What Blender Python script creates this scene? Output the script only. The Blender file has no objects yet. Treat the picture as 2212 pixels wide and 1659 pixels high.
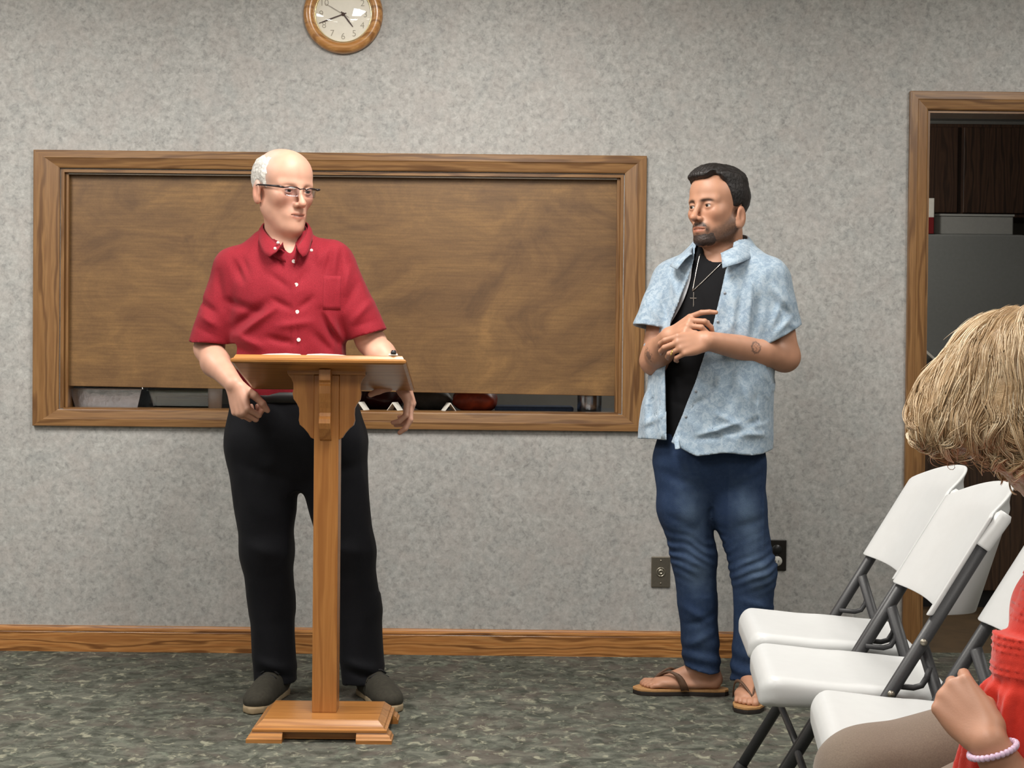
import bpy, math, random
import numpy as np
from mathutils import Matrix, Vector

S = bpy.context.scene
COL = S.collection
rng = np.random.default_rng(7)
random.seed(7)

# ------------------------------------------------------------------ camera
def setup_camera():
    f, roll, pitch = 3300.0, 0.010, math.atan(59.5 / 3300)
    c, s = math.cos(pitch), math.sin(pitch)
    up, fw = Vector((0, s, c)), Vector((0, c, -s))
    X = Vector((1, 0, 0))
    R = X * math.cos(roll) + up * math.sin(roll)
    U = -X * math.sin(roll) + up * math.cos(roll)
    M = Matrix((R, U, -fw)).transposed().to_4x4()
    M.translation = Vector((0, 0, 1.104))
    cd = bpy.data.cameras.new('camera')
    cd.sensor_width = 36; cd.sensor_fit = 'HORIZONTAL'
    cd.lens = 36 * f / 2212
    cd.clip_start = 0.05
    o = bpy.data.objects.new('camera', cd)
    COL.objects.link(o); o.matrix_world = M
    S.camera = o
setup_camera()

# ------------------------------------------------------------------ world, exposure
w = bpy.data.worlds.new('world'); S.world = w; w.use_nodes = True
w.node_tree.nodes['Background'].inputs[0].default_value = (0.05, 0.05, 0.05, 1)
w.node_tree.nodes['Background'].inputs[1].default_value = 0.3
S.view_settings.view_transform = 'Standard'
S.view_settings.look = 'None'
S.view_settings.exposure = 0.0
S.view_settings.gamma = 1.0
S.view_settings.use_curve_mapping = False
LAMP_POWER = 37.0          # watts of each fluorescent ceiling fixture
LAMP_COLOR = (1.0, 0.965, 0.905)

# ------------------------------------------------------------------ helpers
def lin(c):
    c = c / 255.0
    return c / 12.92 if c <= 0.04045 else ((c + 0.055) / 1.055) ** 2.4
def rgb(r, g, b): return (lin(r), lin(g), lin(b), 1.0)

def tag(o, label=None, cat=None, group=None, kind=None):
    if label: o['label'] = label
    if cat: o['category'] = cat
    if group: o['group'] = group
    if kind: o['kind'] = kind
    return o

def empty(name, loc=(0, 0, 0), rz=0.0):
    o = bpy.data.objects.new(name, None); COL.objects.link(o)
    o.location = loc; o.rotation_euler = (0, 0, rz); o.empty_display_size = 0.1
    return o

def link(name, me, parent=None, loc=None):
    o = bpy.data.objects.new(name, me); COL.objects.link(o)
    if parent is not None: o.parent = parent
    if loc is not None: o.location = loc
    return o

def mesh_np(name, V, F, smooth=True):
    """V (n,3); F (m,k) int array with one k, or list of faces"""
    me = bpy.data.meshes.new(name)
    if isinstance(F, np.ndarray):
        n, k = F.shape
        me.vertices.add(len(V)); me.vertices.foreach_set('co', np.ascontiguousarray(V, dtype=np.float32).ravel())
        me.loops.add(n * k); me.loops.foreach_set('vertex_index', np.ascontiguousarray(F, dtype=np.int32).ravel())
        me.polygons.add(n)
        me.polygons.foreach_set('loop_start', np.arange(0, n * k, k, dtype=np.int32))
        me.polygons.foreach_set('loop_total', np.full(n, k, dtype=np.int32))
        me.update(calc_edges=True)
    else:
        me.from_pydata([tuple(v) for v in V], [], F); me.update()
    if smooth:
        me.polygons.foreach_set('use_smooth', np.ones(len(me.polygons), dtype=bool))
    return me

def vcol(me, C, name='Col'):
    a = me.color_attributes.new(name, 'FLOAT_COLOR', 'POINT')
    C4 = np.ones((len(C), 4), dtype=np.float32); C4[:, :3] = C
    a.data.foreach_set('color', C4.ravel())

class MB:
    """collects boxes, prisms, tubes and lathes into one mesh"""
    def __init__(s): s.v = []; s.f = []
    def add(s, V, F):
        b = len(s.v); s.v += [tuple(map(float, p)) for p in V]; s.f += [tuple(i + b for i in f) for f in F]; return s
    def box(s, lo, hi):
        x0, y0, z0 = lo; x1, y1, z1 = hi
        V = [(x0,y0,z0),(x1,y0,z0),(x1,y1,z0),(x0,y1,z0),(x0,y0,z1),(x1,y0,z1),(x1,y1,z1),(x0,y1,z1)]
        return s.add(V, [(0,3,2,1),(4,5,6,7),(0,1,5,4),(1,2,6,5),(2,3,7,6),(3,0,4,7)])
    def prism(s, poly, a, b):
        """poly: CCW list of points p -> f(p, t): a, b are functions to 3D at the two ends"""
        n = len(poly)
        V = [a(p) for p in poly] + [b(p) for p in poly]
        F = [tuple(range(n))[::-1], tuple(range(n, 2 * n))]
        F += [(i, (i + 1) % n, n + (i + 1) % n, n + i) for i in range(n)]
        return s.add(V, F)
    def tube(s, pts, r, n=10, closed=False, cap=True):
        pts = [Vector(p) for p in pts]; m = len(pts)
        rs = r if hasattr(r, '__len__') else [r] * m
        V = []; F = []
        nrm = None
        for i in range(m):
            if closed: t = pts[(i + 1) % m] - pts[i - 1]
            else: t = pts[min(i + 1, m - 1)] - pts[max(i - 1, 0)]
            t.normalize()
            if nrm is None:
                nrm = t.orthogonal().normalized()
            nrm = (nrm - t * nrm.dot(t)).normalized()
            bn = t.cross(nrm)
            for k in range(n):
                a = 2 * math.pi * k / n
                V.append(pts[i] + (nrm * math.cos(a) + bn * math.sin(a)) * rs[i])
        for i in range(m if closed else m - 1):
            for k in range(n):
                a = i * n + k; b = i * n + (k + 1) % n
                c = ((i + 1) % m) * n + (k + 1) % n; d = ((i + 1) % m) * n + k
                F.append((a, b, c, d))
        if not closed and cap:
            F.append(tuple(range(n))[::-1]); F.append(tuple(range((m - 1) * n, m * n)))
        return s.add(V, F)
    def lathe(s, prof, n=48, fn=None):
        """prof: list of (r, h); fn maps (x, y, h) to 3D"""
        fn = fn or (lambda x, y, h: (x, y, h))
        V = []; m = len(prof)
        for k in range(n):
            a = 2 * math.pi * k / n
            for r, h in prof: V.append(fn(r * math.cos(a), r * math.sin(a), h))
        F = []
        for k in range(n):
            k2 = (k + 1) % n
            for i in range(m - 1):
                F.append((k * m + i, k2 * m + i, k2 * m + i + 1, k * m + i + 1))
        return s.add(V, F)
    def build(s, name, mat, parent=None, smooth=False, bevel=0.0, loc=None, segs=2, angle=40):
        me = bpy.data.meshes.new(name)
        me.from_pydata(s.v, [], s.f); me.update()
        import bmesh
        bm = bmesh.new(); bm.from_mesh(me); bmesh.ops.recalc_face_normals(bm, faces=bm.faces[:]); bm.to_mesh(me); bm.free()
        if mat: me.materials.append(mat)
        o = link(name, me, parent, loc)
        if bevel > 0:
            b = o.modifiers.new('bevel', 'BEVEL'); b.width = bevel; b.segments = segs; b.limit_method = 'ANGLE'; b.angle_limit = math.radians(angle)
        if smooth:
            me.polygons.foreach_set('use_smooth', np.ones(len(me.polygons), dtype=bool))
        return o

def copy_tree(o, parent=None):
    c = o.copy(); COL.objects.link(c)
    if parent is not None: c.parent = parent
    for ch in list(o.children): copy_tree(ch, c)
    return c

# ------------------------------------------------------------------ materials
def new_mat(name, rough=0.5, color=(0.5, 0.5, 0.5, 1), metallic=0.0, spec=0.5):
    m = bpy.data.materials.new(name); m.use_nodes = True
    b = m.node_tree.nodes['Principled BSDF']
    b.inputs['Base Color'].default_value = color
    b.inputs['Roughness'].default_value = rough
    b.inputs['Metallic'].default_value = metallic
    b.inputs['Specular IOR Level'].default_value = spec
    return m, m.node_tree, b

class NT:
    """small node-tree writer"""
    def __init__(s, nt): s.nt = nt
    def n(s, t, **kw):
        nd = s.nt.nodes.new(t)
        for k, v in kw.items():
            if k.startswith('_'): setattr(nd, k[1:], v)
            else: nd.inputs[k.replace('__', ' ')].default_value = v
        return nd
    def l(s, a, b): s.nt.links.new(a, b)
    def coord(s, scale=(1, 1, 1), rot=(0, 0, 0), rand=True):
        tc = s.n('ShaderNodeTexCoord'); mp = s.n('ShaderNodeMapping')
        mp.inputs['Scale'].default_value = scale; mp.inputs['Rotation'].default_value = rot
        s.l(tc.outputs['Object'], mp.inputs['Vector'])
        if rand:
            oi = s.n('ShaderNodeObjectInfo'); mul = s.n('ShaderNodeMath', _operation='MULTIPLY'); mul.inputs[1].default_value = 37.0
            s.l(oi.outputs['Random'], mul.inputs[0]); s.l(mul.outputs[0], mp.inputs['Location'])
        return mp.outputs['Vector']
    def noise(s, vec, scale, detail=3, rough=0.55, dist=0.0):
        nd = s.n('ShaderNodeTexNoise', Scale=scale, Detail=detail, Roughness=rough, Distortion=dist)
        if vec is not None: s.l(vec, nd.inputs['Vector'])
        return nd.outputs['Fac']
    def ramp(s, fac, stops, interp='LINEAR'):
        nd = s.n('ShaderNodeValToRGB'); cr = nd.color_ramp; cr.interpolation = interp
        while len(cr.elements) < len(stops): cr.elements.new(0.5)
        for e, (p, c) in zip(cr.elements, stops): e.position = p; e.color = c
        s.l(fac, nd.inputs['Fac']); return nd.outputs['Color']
    def mix(s, fac, a, b, mode='MIX'):
        nd = s.n('ShaderNodeMix', _data_type='RGBA', _blend_type=mode)
        for sock, v in ((nd.inputs[0], fac), (nd.inputs[6], a), (nd.inputs[7], b)):
            if hasattr(v, 'links'): s.l(v, sock)
            else: sock.default_value = v
        return nd.outputs[2]
    def bump(s, height, bsdf, strength=0.3, dist=0.01):
        nd = s.n('ShaderNodeBump', Strength=strength, Distance=dist)
        s.l(height, nd.inputs['Height']); s.l(nd.outputs[0], bsdf.inputs['Normal'])

BW = lambda v: (v, v, v, 1)

def wood(name, light, mid, dark, axis='x', rough=0.35, cath=1.0, scale=1.0, coat=0.25):
    m, nt, b = new_mat(name, rough)
    N = NT(nt)
    k = {'x': (0.13, 1, 1), 'y': (1, 0.13, 1), 'z': (1, 1, 0.13)}[axis]
    v = N.coord(tuple(q * scale for q in k))
    wv = N.n('ShaderNodeTexWave', Scale=11.0 * cath, Distortion=9.0, Detail=3.0); wv.inputs['Detail Scale'].default_value = 1.2
    wv.wave_type = 'RINGS'; wv.rings_direction = axis.upper()
    N.l(v, wv.inputs['Vector'])
    c1 = N.ramp(wv.outputs['Fac'], [(0.0, mid), (0.35, light), (0.75, light), (1.0, dark)])
    kf = {'x': (2.5, 90, 90), 'y': (90, 2.5, 90), 'z': (90, 90, 2.5)}[axis]
    v2 = N.coord(tuple(q * scale for q in kf))
    p = N.noise(v2, 3.0, 4, 0.6)
    c2 = N.mix(N.ramp(p, [(0.35, BW(0.55)), (0.6, BW(0.0))]), c1, dark)
    v3 = N.coord((1, 1, 1)); big = N.noise(v3, 2.2 * scale, 2)
    c3 = N.mix(N.ramp(big, [(0.35, BW(0.0)), (0.75, BW(0.5))]), c2, mid)
    N.l(c3, b.inputs['Base Color'])
    N.bump(p, b, 0.12, 0.002)
    b.inputs['Coat Weight'].default_value = coat; b.inputs['Coat Roughness'].default_value = 0.22
    return m

def plain(name, col, rough=0.5, metallic=0.0, noise=0.06, nscale=60, bump=0.0, spec=0.5):
    m, nt, b = new_mat(name, rough, col, metallic, spec)
    N = NT(nt); v = N.coord()
    f = N.noise(v, nscale, 3)
    d = tuple(c * (1 - noise) for c in col[:3]) + (1,); h = tuple(min(1, c * (1 + noise)) for c in col[:3]) + (1,)
    N.l(N.ramp(f, [(0.3, d), (0.7, h)]), b.inputs['Base Color'])
    if bump: N.bump(f, b, bump, 0.003)
    return m

def attr_mat(name, rough=0.55, sss=0.0, bump=0.0, bscale=200, bstretch=(1, 1, 1), spec=0.4, sheen=0.0, var=0.0, weave=0.0):
    """colour from the mesh's own colour attribute"""
    m, nt, b = new_mat(name, rough, spec=spec)
    N = NT(nt); a = N.n('ShaderNodeAttribute'); a.attribute_name = 'Col'
    col = a.outputs['Color']
    v = N.coord(bstretch, rand=False)
    f = N.noise(v, bscale, 3)
    if var: col = N.mix(var, col, N.ramp(f, [(0.3, BW(0.25)), (0.7, BW(0.75))]), 'OVERLAY')
    N.l(col, b.inputs['Base Color'])
    if bump: N.bump(f, b, bump, 0.003)
    if sss:
        b.inputs['Subsurface Weight'].default_value = sss
        b.inputs['Subsurface Radius'].default_value = (0.012, 0.005, 0.003)
        b.inputs['Subsurface Scale'].default_value = 0.5
    if sheen:
        b.inputs['Sheen Weight'].default_value = sheen
    return m
# ================================================================== surfaces
def wallpaper():
    m, nt, b = new_mat('grey_mottled_wallpaper', 0.62)
    N = NT(nt); v = N.coord(rand=False)
    n1 = N.noise(v, 58, 6, 0.66, 0.4)
    c1 = N.ramp(n1, [(0.30, rgb(138, 138, 136)), (0.45, rgb(166, 165, 162)), (0.55, rgb(177, 176, 173)), (0.72, rgb(195, 195, 191))])
    n2 = N.noise(v, 9, 3, 0.6, 0.8)
    c2 = N.mix(N.ramp(n2, [(0.42, BW(0.0)), (0.68, BW(0.35))]), c1, rgb(180, 171, 166), 'MIX')
    n3 = N.noise(v, 13, 3, 0.6, 1.1)
    c3 = N.mix(N.ramp(n3, [(0.5, BW(0.0)), (0.75, BW(0.35))]), c2, rgb(150, 154, 154))
    n4 = N.noise(v, 70, 3, 0.6)
    c4 = N.mix(N.ramp(n4, [(0.62, BW(0.0)), (0.72, BW(0.35))]), c3, rgb(128, 128, 125))
    N.l(c4, b.inputs['Base Color'])
    N.bump(n1, b, 0.12, 0.004)
    return m

def carpet():
    m, nt, b = new_mat('green_flecked_carpet', 0.95, spec=0.1)
    N = NT(nt); v = N.coord(rand=False)
    v2 = N.coord((1.0, 0.75, 1.0), rand=False)
    n1 = N.noise(v, 16, 5, 0.65, 0.6)
    c1 = N.ramp(n1, [(0.36, rgb(67, 69, 62)), (0.5, rgb(90, 92, 84)), (0.64, rgb(113, 114, 104))])
    n2 = N.noise(v, 5, 3, 0.6, 1.0)
    c2 = N.mix(N.ramp(n2, [(0.48, BW(0.0)), (0.66, BW(0.6))]), c1, rgb(100, 90, 84))
    n3 = N.noise(v2, 25, 4, 0.62, 0.7)
    c3 = N.mix(N.ramp(n3, [(0.56, BW(0.0)), (0.67, BW(0.8))]), c2, rgb(156, 155, 136))
    n5 = N.noise(v2, 19, 4, 0.6, 0.6)
    c4 = N.mix(N.ramp(n5, [(0.58, BW(0.0)), (0.70, BW(0.6))]), c3, rgb(126, 132, 118))
    n6 = N.noise(v, 45, 3, 0.6, 0.8)
    c5 = N.mix(N.ramp(n6, [(0.30, BW(0.6)), (0.40, BW(0.0))]), c4, rgb(52, 56, 48))
    N.l(c5, b.inputs['Base Color'])
    n4 = N.noise(v, 420, 2, 0.7)
    N.bump(n4, b, 0.6, 0.006)
    return m

def ply():
    m, nt, b = new_mat('stained_plywood', 0.42)
    N = NT(nt)
    v = N.coord((0.8, 1, 1.1), rand=False)
    n1 = N.noise(v, 3.6, 6, 0.62, 1.6)
    c1 = N.ramp(n1, [(0.30, rgb(100, 73, 46)), (0.45, rgb(124, 92, 57)), (0.58, rgb(137, 103, 63)), (0.74, rgb(158, 119, 72))])
    v2 = N.coord((1.2, 1, 26), rand=False)
    n2 = N.noise(v2, 5, 4, 0.6, 0.3)
    c2 = N.mix(N.ramp(n2, [(0.35, BW(0.35)), (0.6, BW(0.0))]), c1, rgb(84, 58, 34))
    v3 = N.coord(rand=False)
    n3 = N.noise(v3, 160, 3, 0.7)
    c3 = N.mix(N.ramp(n3, [(0.4, BW(0.12)), (0.6, BW(0.0))]), c2, rgb(60, 44, 28))
    N.l(c3, b.inputs['Base Color'])
    b.inputs['Roughness'].default_value = 0.45
    return m

OAK_X = wood('oak_trim_x', rgb(150, 111, 68), rgb(136, 97, 57), rgb(100, 67, 36), 'x')
OAK_Z = wood('oak_trim_z', rgb(150, 111, 68), rgb(136, 97, 57), rgb(100, 67, 36), 'z')
OAK_Y = wood('oak_trim_y', rgb(150, 111, 68), rgb(136, 97, 57), rgb(100, 67, 36), 'y')
BASE_OAK = wood('oak_baseboard', rgb(196, 140, 82), rgb(174, 116, 62), rgb(108, 66, 30), 'x', cath=1.3)
PLY = ply()
WALLP = wallpaper()
CARPET = carpet()
CEIL = plain('ceiling_tile_white', rgb(225, 222, 212), 0.9, noise=0.08, nscale=90)
PAINT = plain('pale_grey_paint', rgb(176, 172, 164), 0.8, noise=0.04, nscale=20)

def struct(o): o['kind'] = 'structure'; return o

WY = 5.63                     # face of the front wall
HX0, HX1, HZ0, HZ1 = -1.665, 0.404, 0.897, 1.777   # serving hatch opening
DX0, DX1, DZ1 = 1.512, 2.42, 2.028                 # doorway opening
RX0, RX1, RY0, RH = -4.2, 4.6, -3.2, 2.75

mb = MB()
def wall_cells(mb, xs, zs, holes, y0, y1):
    for i in range(len(xs) - 1):
        for j in range(len(zs) - 1):
            if (i, j) in holes: continue
            mb.box((xs[i], y0, zs[j]), (xs[i + 1], y1, zs[j + 1]))
# solid wall with two openings: built from column slabs, so that no inner faces show
T = 0.13
mb.box((RX0, WY, 0), (HX0, WY + T, RH)); mb.box((HX0, WY, 0), (HX1, WY + T, HZ0)); mb.box((HX0, WY, HZ1), (HX1, WY + T, RH))
mb.box((HX1, WY, 0), (DX0, WY + T, RH)); mb.box((DX0, WY, DZ1), (DX1, WY + T, RH)); mb.box((DX1, WY, 0), (RX1, WY + T, RH))
struct(mb.build('wall_front', WALLP))
struct(MB().box((RX0 - .1, RY0 - .1, -.1), (RX1 + .1, WY + T, 0)).build('floor', CARPET))
struct(MB().box((RX0 - .1, RY0 - .1, RH), (RX1 + .1, WY + T, RH + .1)).build('ceiling', CEIL))
struct(MB().box((RX0 - .1, RY0, 0), (RX0, WY, RH)).build('wall_left', WALLP))
struct(MB().box((RX1, RY0, 0), (RX1 + .1, WY, RH)).build('wall_right', WALLP))
struct(MB().box((RX0, RY0 - .1, 0), (RX1, RY0, RH)).build('wall_back', WALLP))

# baseboard with a moulded cap
def baseboard(name, x0, x1):
    prof = [(WY, 0), (WY - .016, 0), (WY - .016, .072), (WY - .0145, .074), (WY - .0145, .0755), (WY - .017, .077), (WY - .0165, .083), (WY - .011, .0855), (WY - .011, .0875), (WY - .0085, .0935), (WY, .095)]
    mb = MB(); mb.prism(prof, lambda p: (x0, p[0], p[1]), lambda p: (x1, p[0], p[1]))
    return struct(mb.build(name, BASE_OAK))
baseboard('baseboard_front', RX0, 1.447)
baseboard('baseboard_right', 2.485, RX1)

# ---- casing board: profile swept between two mitred corners
def casing(parent, name, mat, a, b, ain, bin_, y, prof):
    """a,b outer corners (x,z); ain,bin_ inner corners; prof: (t 0 outer..1 inner, proud) list"""
    mb = MB(); n = len(prof)
    V = []
    for (o, i) in ((a, ain), (b, bin_)):
        for t, d in prof:
            V.append((o[0] + (i[0] - o[0]) * t, y - d, o[1] + (i[1] - o[1]) * t))
    F = [(k, k + 1, n + k + 1, n + k) for k in range(n - 1)] + [(n - 1, 0, n, 2 * n - 1), tuple(range(n))[::-1], tuple(range(n, 2 * n))]
    mb.add(V, F)
    return mb.build(name, mat, parent)
PROF = [(0, 0), (0, .017), (.03, .0185), (.42, .0185), (.46, .0165), (.94, .0125), (1.0, .010), (1.0, 0)]

# ---- serving hatch
win = struct(empty('window_1', (0, 0, 0)))
ox0, ox1, oz0, oz1 = -1.762, 0.486, 0.832, 1.844
ix0, ix1, iz0, iz1 = HX0 - .003, HX1 + .003, HZ0 - .003, HZ1 + .003
casing(win, 'casing_board', OAK_X, (ox0, oz1), (ox1, oz1), (ix0, iz1), (ix1, iz1), WY, PROF)
casing(win, 'casing_board', OAK_X, (ox1, oz0), (ox0, oz0), (ix1, iz0), (ix0, iz0), WY, PROF)
casing(win, 'casing_board', OAK_Z, (ox0, oz0), (ox0, oz1), (ix0, iz0), (ix0, iz1), WY, PROF)
casing(win, 'casing_board', OAK_Z, (ox1, oz1), (ox1, oz0), (ix1, iz1), (ix1, iz0), WY, PROF)
JT = 0.012
MB().box((HX0, WY - .002, HZ0), (HX0 + JT, WY + T, HZ1)).build('jamb', OAK_Z, win)
MB().box((HX1 - JT, WY - .002, HZ0), (HX1, WY + T, HZ1)).build('jamb', OAK_Z, win)
MB().box((HX0 + JT, WY - .002, HZ1 - JT), (HX1 - JT, WY + T, HZ1)).build('jamb', OAK_X, win)
MB().box((HX0 + JT, WY - .002, HZ0 - .012), (HX1 - JT, WY + T, HZ0 + .002)).build('sill', OAK_X, win)
# stops that the shutter slides behind
for xx in ((HX0 + JT, HX0 + JT + .012), (HX1 - JT - .012, HX1 - JT)):
    MB().box((xx[0], WY + .012, HZ0 + .002), (xx[1], WY + .030, HZ1 - JT)).build('shutter_stop', OAK_Z, win, bevel=.002)
MB().box((HX0 + JT + .012, WY + .012, HZ1 - JT - .006), (HX1 - JT - .012, WY + .028, HZ1 - JT)).build('metal_track', plain('track_metal', rgb(150, 140, 128), .35, .8, .03), win)
sh = MB().box((-1.03, -.008, 0), (1.03, .008, .86)).build('shutter_panel', PLY, win, bevel=.002)
sh.location = ((HX0 + HX1) / 2, WY + .043, .9695); sh.rotation_euler = (0, .0085, 0)
sh['label'] = 'brown plywood shutter hanging slightly crooked'

# ---- doorway
door = struct(empty('door_1', (0, 0, 0)))
dx0, dz1 = 1.449, 2.091
casing(door, 'casing_board', OAK_Z, (dx0, 0), (dx0, dz1), (DX0 + .004, 0), (DX0 + .004, DZ1 - .004), WY, PROF)
casing(door, 'casing_board', OAK_X, (dx0, dz1), (DX1 + .063, dz1), (DX0 + .004, DZ1 - .004), (DX1 - .004, DZ1 - .004), WY, PROF)
casing(door, 'casing_board', OAK_Z, (DX1 + .063, dz1), (DX1 + .063, 0), (DX1 - .004, DZ1 - .004), (DX1 - .004, 0), WY, PROF)
MB().box((DX0, WY - .002, 0), (DX0 + .014, WY + T, DZ1 - .014)).build('jamb', OAK_Z, door)
MB().box((DX1 - .014, WY - .002, 0), (DX1, WY + T, DZ1 - .014)).build('jamb', OAK_Z, door)
MB().box((DX0, WY - .002, DZ1 - .014), (DX1, WY + T, DZ1)).build('jamb', OAK_X, door)

# ---- kitchen behind the wall
KY1 = 8.6
KX0, KX1 = -2.6, 4.0
KG = plain('kitchen_grey_paint', rgb(122, 120, 114), .8, noise=.05, nscale=14)
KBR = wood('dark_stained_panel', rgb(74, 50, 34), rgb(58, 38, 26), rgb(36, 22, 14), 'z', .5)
VINYL = plain('brown_vinyl_floor', rgb(92, 74, 52), .5, noise=.2, nscale=12)
struct(MB().box((KX0, WY + T, -.1), (KX1, KY1 + .1, 0)).build('floor_kitchen', VINYL))
struct(MB().box((KX0, WY + T, 2.45), (KX1, KY1 + .1, 2.55)).build('ceiling_kitchen', PAINT))
struct(MB().box((KX0, KY1, 0), (KX1, KY1 + .1, 2.45)).build('wall_kitchen_back', KG))
struct(MB().box((KX0 - .1, WY + T, 0), (KX0, KY1 + .1, 2.45)).build('wall_kitchen_left', KG))
struct(MB().box((KX1, WY + T, 0), (KX1 + .1, KY1 + .1, 2.45)).build('wall_kitchen_right', KG))
struct(MB().box((2.0, KY1 - .02, 0), (KX1, KY1, .1)).build('baseboard_kitchen', KBR))

# ---- fluorescent ceiling fixtures
DIFF, nt, bb = new_mat('lamp_diffuser', .4, (.9, .9, .88, 1))
bb.inputs['Emission Color'].default_value = LAMP_COLOR + (1,)
bb.inputs['Emission Strength'].default_value = 2.2
WHITE_METAL = plain('white_enamel', rgb(232, 231, 226), .4, noise=.02)
def fixture(x, y, label, power=LAMP_POWER):
    t = empty('ceiling_light', (x, y, RH))
    tag(t, label, 'ceiling light', 'fluorescent ceiling fixtures')
    mb = MB()
    for lo, hi in (((-.31, -.61, -.03), (-.29, .61, 0)), ((.29, -.61, -.03), (.31, .61, 0)), ((-.29, -.61, -.03), (.29, -.59, 0)), ((-.29, .59, -.03), (.29, .61, 0))):
        mb.box(lo, hi)
    mb.build('frame', WHITE_METAL, t)
    MB().box((-.29, -.59, -.016), (.29, .59, -.008)).build('diffuser', DIFF, t)
    ld = bpy.data.lights.new('fixture_light', 'AREA'); ld.shape = 'RECTANGLE'; ld.size = .56; ld.size_y = 1.16
    ld.energy = power; ld.color = LAMP_COLOR
    lo = bpy.data.objects.new('lamp_glow', ld); COL.objects.link(lo); lo.parent = t; lo.location = (0, 0, -.022)
for x, side in ((-2.3, 'left'), (-0.2, 'middle'), (2.2, 'right')):
    for y, row in ((3.9, 'nearest the front wall'), (1.5, 'above the camera'), (-1.2, 'at the back of the room')):
        k = {'left': 1.05, 'middle': 1.15, 'right': .6}[side]
        k *= {3.9: 1.4, 1.5: .8, -1.2: .5}[y]
        fixture(x, y, f'white fluorescent ceiling fixture in the {side} row, {row}', LAMP_POWER * k)
# unseen lamp, added to brighten the kitchen behind the wall
kl = tag(empty('added_kitchen_lamp', (1.0, 7.2, 2.45)), 'added unseen fill lamp on the kitchen ceiling behind the shutter', 'lamp')
MB().lathe([(.001, -.06), (.12, -.055), (.16, -.02), (.165, 0)], 32).build('shade', WHITE_METAL, kl, True)
ld = bpy.data.lights.new('added_kitchen_light', 'POINT'); ld.energy = 40; ld.shadow_soft_size = .1; ld.color = LAMP_COLOR
o = bpy.data.objects.new('added_light_glow', ld); COL.objects.link(o); o.parent = kl; o.location = (0, 0, -.2)
# ================================================================== lectern
LO_X = wood('honey_oak_x', rgb(186, 130, 71), rgb(178, 120, 63), rgb(152, 98, 48), 'x', .32, .8)
LO_Y = wood('honey_oak_y', rgb(186, 130, 71), rgb(178, 120, 63), rgb(152, 98, 48), 'y', .32, .8)
LO_Z = wood('honey_oak_z', rgb(180, 123, 65), rgb(172, 114, 58), rgb(148, 93, 44), 'z', .32, .8)
lec = tag(empty('lectern', (-.538, 4.47, 0)), 'honey oak lectern with scrolled bracket, square post and stepped base', 'lectern')
def stepped(mb, hw0, hd0, prof):
    """frustum-like moulded slab: prof (inset, z)"""
    V = []; 
    for ins, z in prof:
        a, b = hw0 - ins, hd0 - ins
        V += [(-a, -b, z), (a, -b, z), (a, b, z), (-a, b, z)]
    F = [(3, 2, 1, 0)]
    for i in range(len(prof) - 1):
        for k in range(4):
            F.append((i * 4 + k, i * 4 + (k + 1) % 4, i * 4 + 4 + (k + 1) % 4, i * 4 + 4 + k))
    n = (len(prof) - 1) * 4; F.append((n, n + 1, n + 2, n + 3))
    return mb.add(V, F)
stepped(MB(), .192, .145, [(0, .030), (0, .036), (.008, .0385), (.010, .044), (.014, .047), (.026, .058), (.028, .0605)]).build('base_plate', LO_X, lec)
# four corner feet and recessed rails
for sx in (-1, 1):
    for sy in (-1, 1):
        x0, x1 = sorted((sx * .105, sx * .207)); y0, y1 = sorted((sy * .085, sy * .157))
        mb = MB()
        V = []
        for ins, z in ((0, 0), (0, .011), (.003, .013), (.006, .020), (.012, .024), (.015, .0305)):
            ax0, ax1, ay0, ay1 = x0, x1, y0, y1
            if sx < 0: ax0 += ins
            else: ax1 -= ins
            if sy < 0: ay0 += ins
            else: ay1 -= ins
            V += [(ax0, ay0, z), (ax1, ay0, z), (ax1, ay1, z), (ax0, ay1, z)]
        F = [(3, 2, 1, 0)] + [(i * 4 + k, i * 4 + (k + 1) % 4, i * 4 + 4 + (k + 1) % 4, i * 4 + 4 + k) for i in range(5) for k in range(4)] + [(20, 21, 22, 23)]
        mb.add(V, F); mb.build('foot', LO_X, lec)
for sy in (-1, 1):
    MB().box((-.105, sy * .105 - .012, .004), (.105, sy * .105 + .012, .030)).build('base_rail', LO_X, lec)
MB().box((-.036, -.036, .060), (.036, .036, 1.045)).build('post', LO_Z, lec, bevel=.003)
# scroll-cut bracket boards left and right of the post
half = [(.113, 1.062), (.113, 1.044), (.104, 1.034), (.098, 1.020), (.0975, 1.005), (.100, .990), (.097, .974), (.088, .962), (.081, .948), (.080, .930), (.0815, .912), (.078, .899), (.066, .889), (.054, .875), (.046, .862), (.036, .857)]
for s in (-1, 1):
    poly = [(s * x, z) for x, z in half] + [(s * .036, 1.062)]
    mb = MB(); mb.prism(poly, lambda p: (p[0], -.030, p[1]), lambda p: (p[0], -.008, p[1]))
    mb.build('scroll_bracket', LO_Z, lec, bevel=.002)
MB().box((-.113, -.044, 1.046), (.113, .044, 1.064)).build('header_block', LO_X, lec, bevel=.002)
# corbel on the front of the post: S-curve profile
cor = [(0, 1.062), (-.040, 1.062), (-.043, 1.030), (-.036, 1.024), (-.036, 1.019), (-.040, 1.014), (-.041, .992), (-.036, .968), (-.028, .950), (-.024, .936), (-.028, .926), (-.036, .918), (-.038, .906), (-.032, .890), (-.018, .870), (-.008, .858), (0, .853)]
mb = MB(); mb.prism([(y - .036, z) for y, z in cor], lambda p: (-.018, p[0], p[1]), lambda p: (.016, p[0], p[1])); mb.build('corbel', LO_Z, lec, bevel=.0015)
# slanted top with moulded edges
top = empty('reading_top', (-.012, -.142, 1.0765)); top.parent = lec
slant = math.atan2(.085, .37)
tb = MB()
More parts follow.
